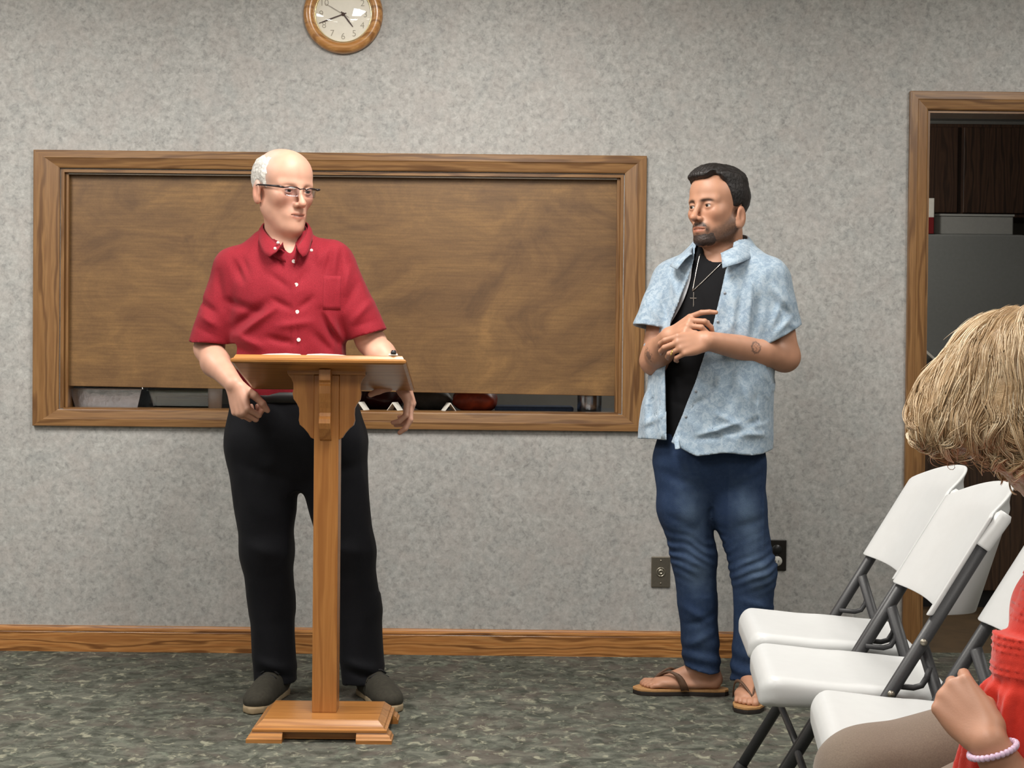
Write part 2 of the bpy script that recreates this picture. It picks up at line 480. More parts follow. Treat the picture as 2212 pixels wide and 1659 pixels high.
# local: x -.25..+.25, y 0..0.38, profile steps on the edge
prof = [(.010, 0), (.002, .003), (0, .009), (.004, .012), (.004, .014), (.008, .0155), (.012, .024), (.014, .0265)]
V = []
for ins, z in prof:
    V += [(-.25 + ins, ins, z), (.25 - ins, ins, z), (.25 - ins, .385 - ins, z), (-.25 + ins, .385 - ins, z)]
F = [(3, 2, 1, 0)] + [(i * 4 + k, i * 4 + (k + 1) % 4, i * 4 + 4 + (k + 1) % 4, i * 4 + 4 + k) for i in range(len(prof) - 1) for k in range(4)]
n = (len(prof) - 1) * 4; F.append((n, n + 1, n + 2, n + 3)); tb.add(V, F)
COL.objects.unlink(top); bpy.data.objects.remove(top)
top = tb.build('reading_top', LO_X, lec); top.location = (-.012, -.142, 1.0795); top.rotation_euler = (-slant, 0, 0)
MB().box((-.24, .362, .0265), (.24, .376, .044)).build('book_ledge', LO_X, top, bevel=.003)
# things on the lectern (lying on the slope)
PAPER = plain('white_paper', rgb(236, 232, 222), .7, noise=.03)
BLACKP = plain('black_plastic', rgb(24, 24, 26), .35, noise=.05)
Ms = Matrix.Translation((-.538 - .012, 4.47 - .142, 1.0795)) @ Matrix.Rotation(-slant, 4, 'X')
book = tag(empty('open_book'), 'open book of white pages lying on the lectern top', 'book'); book.matrix_world = Ms @ Matrix.Translation((-.05, .06, .0268))
for s in (-1, 1):
    pr = [(0, 0), (s * .15, 0), (s * .15, .004), (s * .10, .010), (s * .05, .012), (s * .012, .010), (0, .004)]
    mb = MB(); mb.prism(pr, lambda p: (p[0], 0, p[1] + .003), lambda p: (p[0], .22, p[1] + .003)); mb.build('page_block', PAPER, book)
MB().box((-.155, -.004, 0), (.155, .224, .003)).build('cover', plain('dark_red_cover', rgb(70, 24, 28), .5), book)
rem = tag(empty('small_clip'), 'small white and black clip at the right end of the lectern top', 'clip'); rem.matrix_world = Ms @ Matrix.Translation((.212, .012, .0268))
MB().box((-.014, 0, 0), (.012, .020, .006)).build('white_body', PAPER, rem, bevel=.0015)
MB().lathe([(.0005, .016), (.006, .015), (.008, .011), (.008, .006)], 16).build('black_cap', BLACKP, rem, True)

# ================================================================== wall clock
ck = tag(empty('wall_clock', (-.632, WY, 2.352)), 'round oak wall clock with cream dial above the serving hatch', 'clock')
toW = lambda x, y, h: (x, -h, y)
CKW = wood('clock_oak', rgb(204, 152, 92), rgb(186, 130, 72), rgb(140, 92, 48), 'x', .28, .7, coat=.5)
MB().lathe([(.144, 0), (.146, .012), (.142, .024), (.132, .032), (.120, .033), (.111, .028), (.106, .019), (.105, .006)], 72, toW).build('wooden_ring', CKW, ck, True)
MB().lathe([(.106, .004), (.106, .012), (.1035, .0165), (.101, .012), (.101, .004)], 72, toW).build('brass_bezel', plain('brass', rgb(214, 196, 150), .25, .9, .03), ck, True)
mb = MB(); mb.lathe([(.104, .005), (.0005, .005)], 72, toW); mb.build('dial', plain('cream_dial', rgb(242, 237, 224), .55, noise=.02), ck)
INK = plain('grey_ink', rgb(164, 157, 142), .6)
HAND = plain('dark_brown_hand', rgb(70, 48, 44), .5)
for h in range(1, 13):
    a = math.radians(90 - 30 * h)
    cu = bpy.data.curves.new('numeral', 'FONT'); cu.body = str(h); cu.size = .034; cu.align_x = 'CENTER'; cu.align_y = 'CENTER'; cu.extrude = .0003; cu.offset = -.0004
    to = bpy.data.objects.new('tmp', cu); COL.objects.link(to)
    dg = bpy.context.evaluated_depsgraph_get(); me = bpy.data.meshes.new_from_object(to.evaluated_get(dg)); COL.objects.unlink(to); bpy.data.objects.remove(to)
    me.materials.append(INK)
    no = link('numeral', me, ck, (.081 * math.cos(a), -.0056, .081 * math.sin(a))); no.rotation_euler = (math.radians(90), 0, 0)
def hand(name, ang, L, wd, h, tail=.012):
    a = math.radians(ang); d = Vector((math.cos(a), 0, math.sin(a))); q = Vector((-d.z, 0, d.x))
    mb = MB(); V = []
    for y in (-h, -h - .0012):
        for (t, wq) in ((-tail, .7), (-tail, -.7), (L * .6, -1), (L, -.45), (L, .45), (L * .6, 1)):
            p = d * t + q * wd * wq; V.append((p.x, y, p.z))
    mb.add(V, [tuple(range(6)), tuple(range(6, 12))[::-1]] + [(i, (i + 1) % 6, 6 + (i + 1) % 6, 6 + i) for i in range(6)])
    mb.build(name, HAND, ck)
hand('minute_hand', 201, .095, .0024, .008)
hand('hour_hand', 308, .058, .0028, .0066)
hand('second_hand', 150, .075, .0007, .0095, .025)
MB().lathe([(.006, .006), (.006, .0115), (.0005, .012)], 20, toW).build('hub', HAND, ck, True)
GLASS, nt, b = new_mat('clock_glass', .02, (1, 1, 1, 1)); b.inputs['Transmission Weight'].default_value = 1; b.inputs['IOR'].default_value = 1.45
nt2 = nt
def thin_glass(name, tint=(1, 1, 1, 1), gloss=.10, rough=.02):
    m = bpy.data.materials.new(name); m.use_nodes = True; nt = m.node_tree
    for nd in list(nt.nodes): nt.nodes.remove(nd)
    out = nt.nodes.new('ShaderNodeOutputMaterial'); mix = nt.nodes.new('ShaderNodeMixShader'); tr = nt.nodes.new('ShaderNodeBsdfTransparent'); gl = nt.nodes.new('ShaderNodeBsdfGlossy')
    lw = nt.nodes.new('ShaderNodeLayerWeight'); lw.inputs['Blend'].default_value = .25
    mr = nt.nodes.new('ShaderNodeMapRange'); mr.inputs['To Min'].default_value = .03 + gloss * .12; mr.inputs['To Max'].default_value = .5
    nt.links.new(lw.outputs['Facing'], mr.inputs['Value'])
    tr.inputs[0].default_value = tint; gl.inputs['Roughness'].default_value = rough
    nt.links.new(mr.outputs[0], mix.inputs[0]); nt.links.new(tr.outputs[0], mix.inputs[1]); nt.links.new(gl.outputs[0], mix.inputs[2]); nt.links.new(mix.outputs[0], out.inputs[0])
    return m
CLEAR = thin_glass('thin_clear_glass', (1, 1, 1, 1), .2)
MB().lathe([(.102, .014), (.085, .021), (.06, .026), (.03, .029), (.0005, .030)], 64, toW).build('domed_glass', CLEAR, ck, True)

# ================================================================== wall plates
STEEL = plain('brushed_steel', rgb(150, 143, 130), .35, .85, .06, 120)
pl = tag(empty('jack_plate', (.556, WY, .314)), 'stainless steel wall plate with a round jack left of the jeans', 'wall plate')
MB().box((-.035, -.006, -.0572), (.035, 0, .0572)).build('plate', STEEL, pl, bevel=.003)
MB().lathe([(.0175, .006), (.0175, .009), (.014, .0095), (.0135, .007), (.009, .007), (.009, .011), (.004, .011), (.004, .008), (.0005, .008)], 32, toW).build('round_jack', plain('jack_metal', rgb(170, 164, 150), .3, .9), pl, True)
for z in (-.042, .042): MB().lathe([(.0035, .006), (.0032, .0075), (.0005, .008)], 16, toW).build('screw', STEEL, pl, True, loc=(0, 0, z))
po = tag(empty('outlet_plate', (.984, WY, .380)), 'black outlet plate with one white round receptacle beside the jeans', 'outlet')
MB().box((-.035, -.006, -.0572), (.035, 0, .0572)).build('plate', plain('black_plate', rgb(22, 18, 16), .35), po, bevel=.003)
MB().lathe([(.0185, .006), (.0175, .0085), (.0005, .0088)], 32, toW).build('white_receptacle', plain('white_plastic', rgb(205, 203, 196), .4), po, True, loc=(.001, 0, -.021))
mb = MB()
for sx in (-.006, .006): mb.box((sx - .001, -.0093, -.0255), (sx + .001, -.0085, -.0175))
mb.build('slots', BLACKP, po)
MB().lathe([(.0185, .006), (.0175, .0075), (.0005, .0078)], 32, toW).build('black_receptacle', BLACKP, po, True, loc=(0, 0, .021))
MB().lathe([(.0032, .006), (.003, .0075), (.0005, .008)], 16, toW).build('screw', BLACKP, po, True, loc=(0, 0, 0))

# ================================================================== kitchen behind the hatch
ctr = tag(empty('serving_counter', (-.63, WY + T + .32, 0)), 'dark laminate counter behind the serving hatch', 'counter')
MB().box((-1.2, -.315, .855), (1.2, .30, .893)).build('worktop', plain('slate_laminate', rgb(52, 58, 66), .3, noise=.1), ctr, bevel=.004)
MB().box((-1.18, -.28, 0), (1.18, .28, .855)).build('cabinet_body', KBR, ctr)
def at_sill(x): return None
CY = WY + .20
TOPZ = .8935
FOIL = plain('crumpled_foil', rgb(190, 196, 206), .28, .9, .1, 40, .6)
CLEARP = thin_glass('clear_plastic_lid', (.80, .82, .86, 1), .35, .12)
BROWNIE = plain('chocolate_cake', rgb(46, 30, 26), .7, noise=.4, nscale=50, bump=.5)
CREAM = plain('cream_filling', rgb(196, 184, 160), .7, noise=.1)
def tray(name, x, y, hw, hd, h, label, cat, fill, body, lidded):
    t = tag(empty(name, (x, y, TOPZ)), label, cat)
    mb = MB()
    V = []
    for s, z in ((.86, 0), (1, h * .75), (1.06, h * .78), (1.06, h * .8), (.97, h * .78), (.84, .004)):
        V += [(-hw * s, -hd * s, z), (hw * s, -hd * s, z), (hw * s, hd * s, z), (-hw * s, hd * s, z)]
    F = [(3, 2, 1, 0)] + [(i * 4 + k, i * 4 + (k + 1) % 4, i * 4 + 4 + (k + 1) % 4, i * 4 + 4 + k) for i in range(5) for k in range(4)] + [(20, 21, 22, 23)]
    mb.add(V, F); mb.build('dish', body, t, bevel=.004)
    MB().box((-hw * .83, -hd * .83, .006), (hw * .83, hd * .83, h * .55)).build('filling', fill, t, bevel=.006)
    if lidded:
        mb = MB(); V = []
        for s, z in ((1.04, h * .8), (.98, h * 1.05), (.8, h * 1.25)):
            V += [(-hw * s, -hd * s, z), (hw * s, -hd * s, z), (hw * s, hd * s, z), (-hw * s, hd * s, z)]
        F = [(i * 4 + k, i * 4 + (k + 1) % 4, i * 4 + 4 + (k + 1) % 4, i * 4 + 4 + k) for i in range(2) for k in range(4)] + [(8, 9, 10, 11)]
        mb.add(V, F); mb.build('lid', CLEARP, t, bevel=.006)
    return t
tray('foil_tray', -1.525, CY, .135, .10, .094, 'foil tray of dark cake under a cloudy lid at the hatch corner', 'tray', BROWNIE, FOIL, True)
tray('glass_dish', -1.245, CY + .02, .125, .09, .088, 'clear glass baking dish of brownies behind the hatch gap', 'dish', BROWNIE, thin_glass('green_glass', (.75, .82, .78, 1), .5, .03), True)
# plastic drinking cup lying behind the hatch
cup = tag(empty('clear_cup', (-1.113, WY + .100, HZ0 + .0022)), 'pale plastic cup standing beside the brownie dish', 'cup')
MB().lathe([(.0005, .002), (.024, .002), (.025, 0), (.028, .10), (.029, .102), (.0275, .10), (.0245, .004)], 32).build('cup_wall', plain('frosted_plastic', rgb(214, 220, 232), .2, noise=.03), cup, True)
# folded white place cards
def card(x, y, label, rz=1.25):
    t = tag(empty('place_card', (x, y, HZ0 + .0022), rz), label, 'card', 'folded cards on the counter')
    mb = MB(); mb.prism([(-.022, 0), (-.020, 0), (0, .026), (.020, 0), (.022, 0), (0, .030)], lambda p: (-.026, p[0], p[1]), lambda p: (.026, p[0], p[1]))
    mb.build('folded_sheet', PAPER, t)
card(-.562, WY + .075, 'folded white card beside the lectern bracket in the hatch gap')
card(-.436, WY + .075, 'folded white card above the dangling hand in the hatch gap')
card(-.236, WY + .075, 'folded white card left of the orange-red bag in the hatch gap', 1.9)
def lump(name, x, y, r, label, cat, mat, seed):
    r_ = np.random.default_rng(seed); mb = MB(); prof = []
    nz, na = 9, 24; V = []; F = []
    for i in range(nz):
        t = i / (nz - 1); 
        for k in range(na):
            a = 2 * math.pi * k / na
            q = math.sin(math.pi * (.12 + .86 * t)) ** .6 * (1 + .12 * math.sin(3 * a + seed + 4 * t) + .07 * math.sin(7 * a - 3 * t + seed))
            V.append((r[0] * q * math.cos(a), r[1] * q * math.sin(a), r[2] * t))
    for i in range(nz - 1):
        for k in range(na): F.append((i * na + k, i * na + (k + 1) % na, (i + 1) * na + (k + 1) % na, (i + 1) * na + k))
    F += [tuple(range(na))[::-1], tuple(range((nz - 1) * na, nz * na))]
    mb.add(V, F); o = mb.build(name, mat, None, True, loc=(x, y, TOPZ)); tag(o, label, cat); return o
lump('food_bag', -.135, CY, (.085, .07, .10), 'orange-red crinkled bag on the counter behind the hatch', 'bag', plain('orange_red_wrap', rgb(146, 56, 30), .5, noise=.5, nscale=22, bump=.6), 3)
lump('dark_bag', -.50, CY + .05, (.095, .07, .10), 'dark maroon bag on the counter beside the lectern bracket', 'bag', plain('maroon_wrap', rgb(66, 20, 24), .3, noise=.4, nscale=25, bump=.5), 5)
lump('grey_bundle', -.31, CY + .06, (.085, .06, .09), 'dull grey wrapped bundle between two folded cards', 'bundle', plain('grey_wrap', rgb(74, 72, 68), .6, noise=.3, nscale=25, bump=.5), 8)
can = tag(empty('steel_canister', (.297, CY, TOPZ)), 'brushed steel canister standing at the right end of the hatch', 'canister')
MB().lathe([(.0005, 0), (.046, 0), (.047, .003), (.047, .155), (.044, .158), (.0005, .158)], 40).build('can_body', plain('canister_steel', rgb(190, 196, 204), .22, .95, .05), can, True)
MB().lathe([(.048, .158), (.048, .170), (.02, .176), (.0005, .177)], 40).build('lid', STEEL, can, True)
blu = tag(MB().box((-.15, -.06, 0), (.15, .10, .022)).build('blue_folded_towel', plain('blue_cloth', rgb(58, 74, 100), .9, noise=.15), None, bevel=.008, loc=(.085, CY + .03, TOPZ)), 'folded blue towel lying left of the steel canister', 'towel')

# ================================================================== kitchen seen through the doorway
FRG = plain('fridge_grey', rgb(128, 130, 128), .45, noise=.04)
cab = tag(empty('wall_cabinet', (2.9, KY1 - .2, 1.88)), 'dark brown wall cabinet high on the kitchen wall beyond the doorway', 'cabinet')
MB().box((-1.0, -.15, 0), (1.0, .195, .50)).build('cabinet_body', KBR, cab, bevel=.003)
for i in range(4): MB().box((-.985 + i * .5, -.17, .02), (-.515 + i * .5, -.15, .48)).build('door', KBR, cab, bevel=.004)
fr = tag(empty('refrigerator', (2.31, KY1 - .31, 0)), 'tall grey refrigerator in the dark kitchen beyond the doorway', 'refrigerator')
MB().box((-.36, -.30, .06), (.36, .30, 1.766)).build('body', FRG, fr, bevel=.01)
MB().box((-.34, -.26, 0), (.34, .28, .06)).build('plinth', BLACKP, fr)
MB().box((-.36, -.345, .62), (.36, -.302, 1.76)).build('upper_door', FRG, fr, bevel=.008)
MB().box((-.36, -.345, .07), (.36, -.302, .61)).build('lower_door', FRG, fr, bevel=.008)
bx = tag(empty('snack_box', (2.155, 8.02, 1.767)), 'small red and white box on top of the grey refrigerator', 'box')
MB().box((-.05, -.03, 0), (.04, .03, .085)).build('red_half', plain('red_card', rgb(120, 20, 24), .6), bx, bevel=.002)
MB().box((-.05, -.03, .085), (.04, .03, .185)).build('white_half', PAPER, bx, bevel=.002)
bn = tag(empty('storage_bin', (2.40, 8.10, 1.767)), 'long grey storage bin on top of the refrigerator', 'bin')
MB().box((-.20, -.08, 0), (.22, .08, .095)).build('bin_body', plain('bin_grey', rgb(150, 150, 146), .6, noise=.04), bn, bevel=.006)
MB().box((-.205, -.085, .095), (.225, .085, .107)).build('bin_lid', plain('bin_lid_grey', rgb(160, 160, 156), .6, noise=.04), bn, bevel=.003)
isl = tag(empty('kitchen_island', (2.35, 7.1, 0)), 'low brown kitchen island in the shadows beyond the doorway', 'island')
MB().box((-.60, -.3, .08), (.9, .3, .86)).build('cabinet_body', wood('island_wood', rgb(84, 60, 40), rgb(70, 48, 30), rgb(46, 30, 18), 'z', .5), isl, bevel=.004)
MB().box((-.63, -.34, .86), (.93, .34, .895)).build('worktop', plain('island_laminate', rgb(70, 66, 60), .4, noise=.1), isl, bevel=.004)
MB().box((-.56, -.26, 0), (.86, .26, .08)).build('plinth', BLACKP, isl)
cof = tag(empty('coffee_maker', (1.86, 6.98, .896)), 'black coffee maker with tilted white lid beside the door casing', 'coffee maker')
MB().box((-.09, -.09, 0), (.075, .09, .02)).build('base', BLACKP, cof, bevel=.006)
MB().box((-.09, .01, .02), (.06, .09, .19)).build('tower', BLACKP, cof, bevel=.008)
MB().box((-.09, -.09, .15), (.06, .01, .205)).build('brew_head', BLACKP, cof, bevel=.008)
lid = MB().box((-.06, -.08, -.006), (.06, .08, .006)).build('lid', PAPER, cof, bevel=.003); lid.location = (.012, 0, .246); lid.rotation_euler = (0, .72, 0)
MB().lathe([(.0005, .022), (.05, .022), (.058, .07), (.045, .12), (.04, .135), (.038, .13), (.043, .12), (.055, .07), (.047, .026)], 28).build('carafe', thin_glass('smoked_glass', (.3, .28, .25, 1), .3), cof, True, loc=(-.01, -.04, 0))
# ================================================================== signed-distance modelling
def _f(a): return np.asarray(a, dtype=np.float32)
def smin(a, b, k):
    if k <= 0: return np.minimum(a, b)
    h = np.clip(k - np.abs(a - b), 0, None) / k
    return np.minimum(a, b) - h * h * k * 0.25
def smax(a, b, k): return -smin(-a, -b, k)

class Prim:
    def __init__(s, fn, lo, hi): s.fn, s.lo, s.hi = fn, _f(lo), _f(hi)
def cap(a, b, ra, rb=None):
    rb = ra if rb is None else rb
    a, b = _f(a), _f(b); ab = b - a; L2 = float(ab @ ab) + 1e-12
    def fn(p):
        t = np.clip(((p - a) @ ab) / L2, 0, 1)
        q = p - a - t[:, None] * ab
        return np.sqrt(np.einsum('ij,ij->i', q, q)) - (ra + (rb - ra) * t)
    r = max(ra, rb)
    return Prim(fn, np.minimum(a, b) - r, np.maximum(a, b) + r)
def ell(c, r, R=None):
    c, r = _f(c), _f(r); R = None if R is None else _f(R)   # rows of R: local axes
    def fn(p):
        q = p - c
        if R is not None: q = q @ R.T
        q = q / r; k0 = np.sqrt(np.einsum('ij,ij->i', q, q)); q = q / r; k1 = np.sqrt(np.einsum('ij,ij->i', q, q)) + 1e-9
        return k0 * (k0 - 1) / k1
    m = float(r.max()) if R is not None else r
    return Prim(fn, c - m, c + m)
def rbox(c, h, rad, R=None):
    c, h = _f(c), _f(h); R = None if R is None else _f(R)
    def fn(p):
        q = p - c
        if R is not None: q = q @ R.T
        q = np.abs(q) - (h - rad)
        return np.sqrt((np.maximum(q, 0) ** 2).sum(1)) + np.minimum(q.max(1), 0) - rad
    m = float(np.linalg.norm(h)) if R is not None else h
    return Prim(fn, c - m, c + m)
def ecap(a, b, ra, rb, side, flat_ends=False):
    """elliptical tapered capsule; ra, rb = (radius along side, radius across)"""
    a, b = _f(a), _f(b); ax = b - a; L = float(np.linalg.norm(ax)); ax = ax / L
    side = _f(side); side = side - ax * (side @ ax); side /= np.linalg.norm(side); crs = np.cross(ax, side)
    def fn(p):
        q = p - a; h = q @ ax; t = np.clip(h / L, 0, 1)
        u, v = q @ side, q @ crs
        r1 = ra[0] + (rb[0] - ra[0]) * t; r2 = ra[1] + (rb[1] - ra[1]) * t
        e = h - t * L
        if flat_ends:
            k0 = np.sqrt((u / r1) ** 2 + (v / r2) ** 2); d = (k0 - 1) * np.minimum(r1, r2)
            return np.maximum(d, np.maximum(h - L, -h - .05))
        rm = np.minimum(r1, r2)
        k0 = np.sqrt((u / r1) ** 2 + (v / r2) ** 2 + (e / rm) ** 2)
        k1 = np.sqrt((u / r1 ** 2) ** 2 + (v / r2 ** 2) ** 2 + (e / rm ** 2) ** 2) + 1e-9
        return k0 * (k0 - 1) / k1
    m = max(ra[0], ra[1], rb[0], rb[1])
    return Prim(fn, np.minimum(a, b) - m, np.maximum(a, b) + m)
def zloft(secs, pad=0.02, cap_lo=True, cap_hi=True):
    """sections (z, cx, cy, hx, hy, yaw, n): superellipse cross-sections stacked along z"""
    A = np.array([tuple(s) + (0, 2.0)[len(s) - 5:] if len(s) < 7 else s for s in secs], dtype=np.float32)
    z = A[:, 0]
    # smooth resampling
    zz = np.linspace(z[0], z[-1], 80); B = np.empty((80, 7), np.float32); B[:, 0] = zz
    from math import isclose
    for k in range(1, 7):
        y = A[:, k]; m = np.gradient(y, z)
        i = np.clip(np.searchsorted(z, zz) - 1, 0, len(z) - 2); h = z[i + 1] - z[i]; t = (zz - z[i]) / h
        B[:, k] = (2*t**3-3*t**2+1)*y[i] + (t**3-2*t**2+t)*h*m[i] + (-2*t**3+3*t**2)*y[i+1] + (t**3-t**2)*h*m[i+1]
    def fn(p):
        pz = np.clip(p[:, 2], zz[0], zz[-1])
        cx, cy, hx, hy, yw, n = (np.interp(pz, zz, B[:, k]).astype(np.float32) for k in range(1, 7))
        x, y = p[:, 0] - cx, p[:, 1] - cy
        c, s = np.cos(yw), np.sin(yw); u = c * x + s * y; v = -s * x + c * y
        k = ((np.abs(u) / hx) ** n + (np.abs(v) / hy) ** n) ** (1 / n) + 1e-6
        rad = np.sqrt(u * u + v * v)
        d = (k - 1) * np.minimum(hx, hy) * .5 + (rad - rad / k) * .5
        e = np.maximum(zz[0] - p[:, 2], p[:, 2] - zz[-1])
        return np.where(e > 0, np.sqrt(np.maximum(d, 0) ** 2 + e ** 2) , np.maximum(d, np.maximum(e, -1)))
    r = max(A[:, 3].max(), A[:, 4].max())
    return Prim(fn, (A[:, 1].min() - r, A[:, 2].min() - r, z[0] - .001), (A[:, 1].max() + r, A[:, 2].max() + r, z[-1] + .001))

NOISE_TAB = np.random.default_rng(99).uniform(-1, 1, 262144).astype(np.float32)
def hnoise(p, scale, seed=0):
    """smooth value noise in -1..1"""
    q = p * scale; i = np.floor(q).astype(np.int32); f = (q - i).astype(np.float32); f = f * f * (3 - 2 * f)
    i = i & 63; j = (i + 1) & 63; sd_ = (seed * 7919) & 262143
    X, Y, Z = (i[:, 0] * 4096, j[:, 0] * 4096), (i[:, 1] * 64, j[:, 1] * 64), (i[:, 2], j[:, 2])
    def h(dx, dy, dz): return NOISE_TAB[(X[dx] + Y[dy] + Z[dz] + sd_) & 262143]
    r = 0
    for dx in (0, 1):
        for dy in (0, 1):
            for dz in (0, 1):
                wgt = (f[:, 0] if dx else 1 - f[:, 0]) * (f[:, 1] if dy else 1 - f[:, 1]) * (f[:, 2] if dz else 1 - f[:, 2])
                r = r + wgt * h(dx, dy, dz)
    return r

class Sdf:
    def __init__(s): s.ops = []
    def add(s, prim, k=0.0): s.ops.append(('u', prim, k)); return s
    def sub(s, prim, k=0.0): s.ops.append(('s', prim, k)); return s
    def field(s, fn, near=0): s.ops.append(('f', fn, near)); return s          # d = fn(p, d)
    def _pack(s):
        if getattr(s, 'n_packed', -1) == len(s.ops): return
        s.n_packed = len(s.ops)
        big = _f((9, 9, 9))
        s.LO = np.array([(-big if op == 'f' else q.lo - (k + .012)) for op, q, k in s.ops]); s.HI = np.array([(big if op == 'f' else q.hi + (k + .012)) for op, q, k in s.ops])
        s.isu = np.array([op == 'u' for op, q, k in s.ops])
    def active(s, lo, hi):
        s._pack()
        return ((s.LO <= hi) & (s.HI >= lo)).all(1)
    def ev(s, p, act=None):
        d = np.full(len(p), 1.0, np.float32)
        for i, (op, q, k) in enumerate(s.ops):
            if act is not None and not act[i]: continue
            if op == 'f':
                if k:
                    m = np.abs(d) < k
                    if m.any(): d[m] = q(p[m], d[m])
                else: d = q(p, d)
                continue
            e = q.fn(p)
            d = smin(d, e, k) if op == 'u' else smax(d, -e, k)
        return d.astype(np.float32)
    def mesh(s, name, h, mat, parent=None, color=None, lo=None, hi=None, nb=20, smooth_it=0):
        us = [q for op, q, k in s.ops if op == 'u']
        LO = np.min([q.lo for q in us], 0) - .02 if lo is None else _f(lo); HI = np.max([q.hi for q in us], 0) + .02 if hi is None else _f(hi)
        nblk = np.ceil((HI - LO) / (h * nb)).astype(int)
        keys = []; pos = []; quads = []
        off = np.arange(-1, nb + 1)
        BIG = int(nblk.max() * nb + 4)
        for bi in range(nblk[0]):
            for bj in range(nblk[1]):
                for bk in range(nblk[2]):
                    b0 = np.array([bi, bj, bk]) * nb
                    l = LO + (b0 - 1) * h; u = LO + (b0 + nb) * h
                    act = s.active(l, u)
                    if not (act & s.isu).any(): continue
                    vact = act
                    ax = [LO[a] + (b0[a] + off) * h for a in range(3)]
                    # cheap probe
                    G = np.stack(np.meshgrid(*[a[::4] if len(a[::4]) else a for a in [np.append(x, x[-1]) for x in ax]], indexing='ij'), -1).reshape(-1, 3).astype(np.float32)
                    dp = s.ev(G, vact)
                    if np.abs(dp).min() > h * 7 and (dp.min() > 0 or dp.max() < 0): continue
                    P = np.stack(np.meshgrid(*ax, indexing='ij'), -1).reshape(-1, 3).astype(np.float32)
                    n = nb + 2
                    D = s.ev(P, vact).reshape(n, n, n)
                    if D.min() > 0 or D.max() < 0: continue
                    neg = D < 0
                    # cells
                    cnt = np.zeros((n - 1,) * 3, np.int32)
                    for a in (0, 1):
                        for b in (0, 1):
                            for c in (0, 1): cnt += neg[a:n - 1 + a, b:n - 1 + b, c:n - 1 + c]
                    act = (cnt > 0) & (cnt < 8)
                    I = np.argwhere(act)
                    if len(I) == 0: continue
                    acc = np.zeros((len(I), 3), np.float32); num = np.zeros(len(I), np.float32)
                    crn = [(a, b, c) for a in (0, 1) for b in (0, 1) for c in (0, 1)]
                    for c0 in crn:
                        for axd in range(3):
                            if c0[axd] == 1: continue
                            c1 = list(c0); c1[axd] = 1
                            d0 = D[I[:, 0] + c0[0], I[:, 1] + c0[1], I[:, 2] + c0[2]]; d1 = D[I[:, 0] + c1[0], I[:, 1] + c1[1], I[:, 2] + c1[2]]
                            cr = (d0 < 0) != (d1 < 0)
                            t = np.where(cr, d0 / np.where(cr, d0 - d1, 1), 0)
                            pt = np.tile(_f(c0), (len(I), 1)); pt[:, axd] += t
                            acc += pt * cr[:, None]; num += cr
                    V = acc / num[:, None] + I
                    gI = I + b0                      # global cell index + 1 (offset -1)
                    keys.append((gI[:, 0] * BIG + gI[:, 1]) * BIG + gI[:, 2])
                    pos.append(LO + (b0 - 1 + V) * h)
                    # quads on edges owned by points 1..nb
                    for axd in range(3):
                        sl0 = [slice(1, n - 1)] * 3; sl1 = [slice(1, n - 1)] * 3; sl1[axd] = slice(2, n)
                        A_, B_ = neg[tuple(sl0)], neg[tuple(sl1)]
                        E = np.argwhere(A_ != B_)
                        if len(E) == 0: continue
                        flip = A_[E[:, 0], E[:, 1], E[:, 2]]
                        E = E + 1 + b0
                        u1, u2 = (axd + 1) % 3, (axd + 2) % 3
                        def key(du, dv):
                            Q = E.copy(); Q[:, u1] -= du; Q[:, u2] -= dv
                            return (Q[:, 0] * BIG + Q[:, 1]) * BIG + Q[:, 2]
                        q = np.stack([key(1, 1), key(0, 1), key(0, 0), key(1, 0)], 1)
                        q[~flip] = q[~flip][:, ::-1]
                        quads.append(q)
        K = np.concatenate(keys); Pn = np.concatenate(pos)
        uk, idx = np.unique(K, return_index=True); V = Pn[idx].astype(np.float32)
        Q = np.concatenate(quads)
        F = np.searchsorted(uk, Q)
        F = np.clip(F, 0, len(uk) - 1); ok = (uk[F] == Q).all(1); F = F[ok]
        used = np.zeros(len(V), bool); used[F.ravel()] = True
        remap = np.cumsum(used) - 1; V = V[used]; F = remap[F]
        for _ in range(smooth_it):
            acc = np.zeros_like(V); num = np.zeros(len(V), np.float32)
            for a in range(4):
                np.add.at(acc, F[:, a], V[F[:, (a + 1) % 4]]); np.add.at(num, F[:, a], 1)
            V = V * .5 + .5 * acc / np.maximum(num, 1)[:, None]
        me = mesh_np(name, V, F)
        if color is not None: vcol(me, color(V, s))
        me.materials.append(mat)
        return link(name, me, parent)

def rotm(yaw=0, pitch=0, roll=0):
    """rows = local axes (forward, left, up) for a thing that looks along -y turned by yaw about z (positive: to the viewer's right)"""
    f = Vector((math.sin(yaw), -math.cos(yaw), 0)); l = Vector((math.cos(yaw), math.sin(yaw), 0)); u = Vector((0, 0, 1))
    f2 = f * math.cos(pitch) + u * math.sin(pitch); u2 = u * math.cos(pitch) - f * math.sin(pitch)
    l3 = l * math.cos(roll) + u2 * math.sin(roll); u3 = u2 * math.cos(roll) - l * math.sin(roll)
    return np.array([f2, l3, u3], dtype=np.float32)

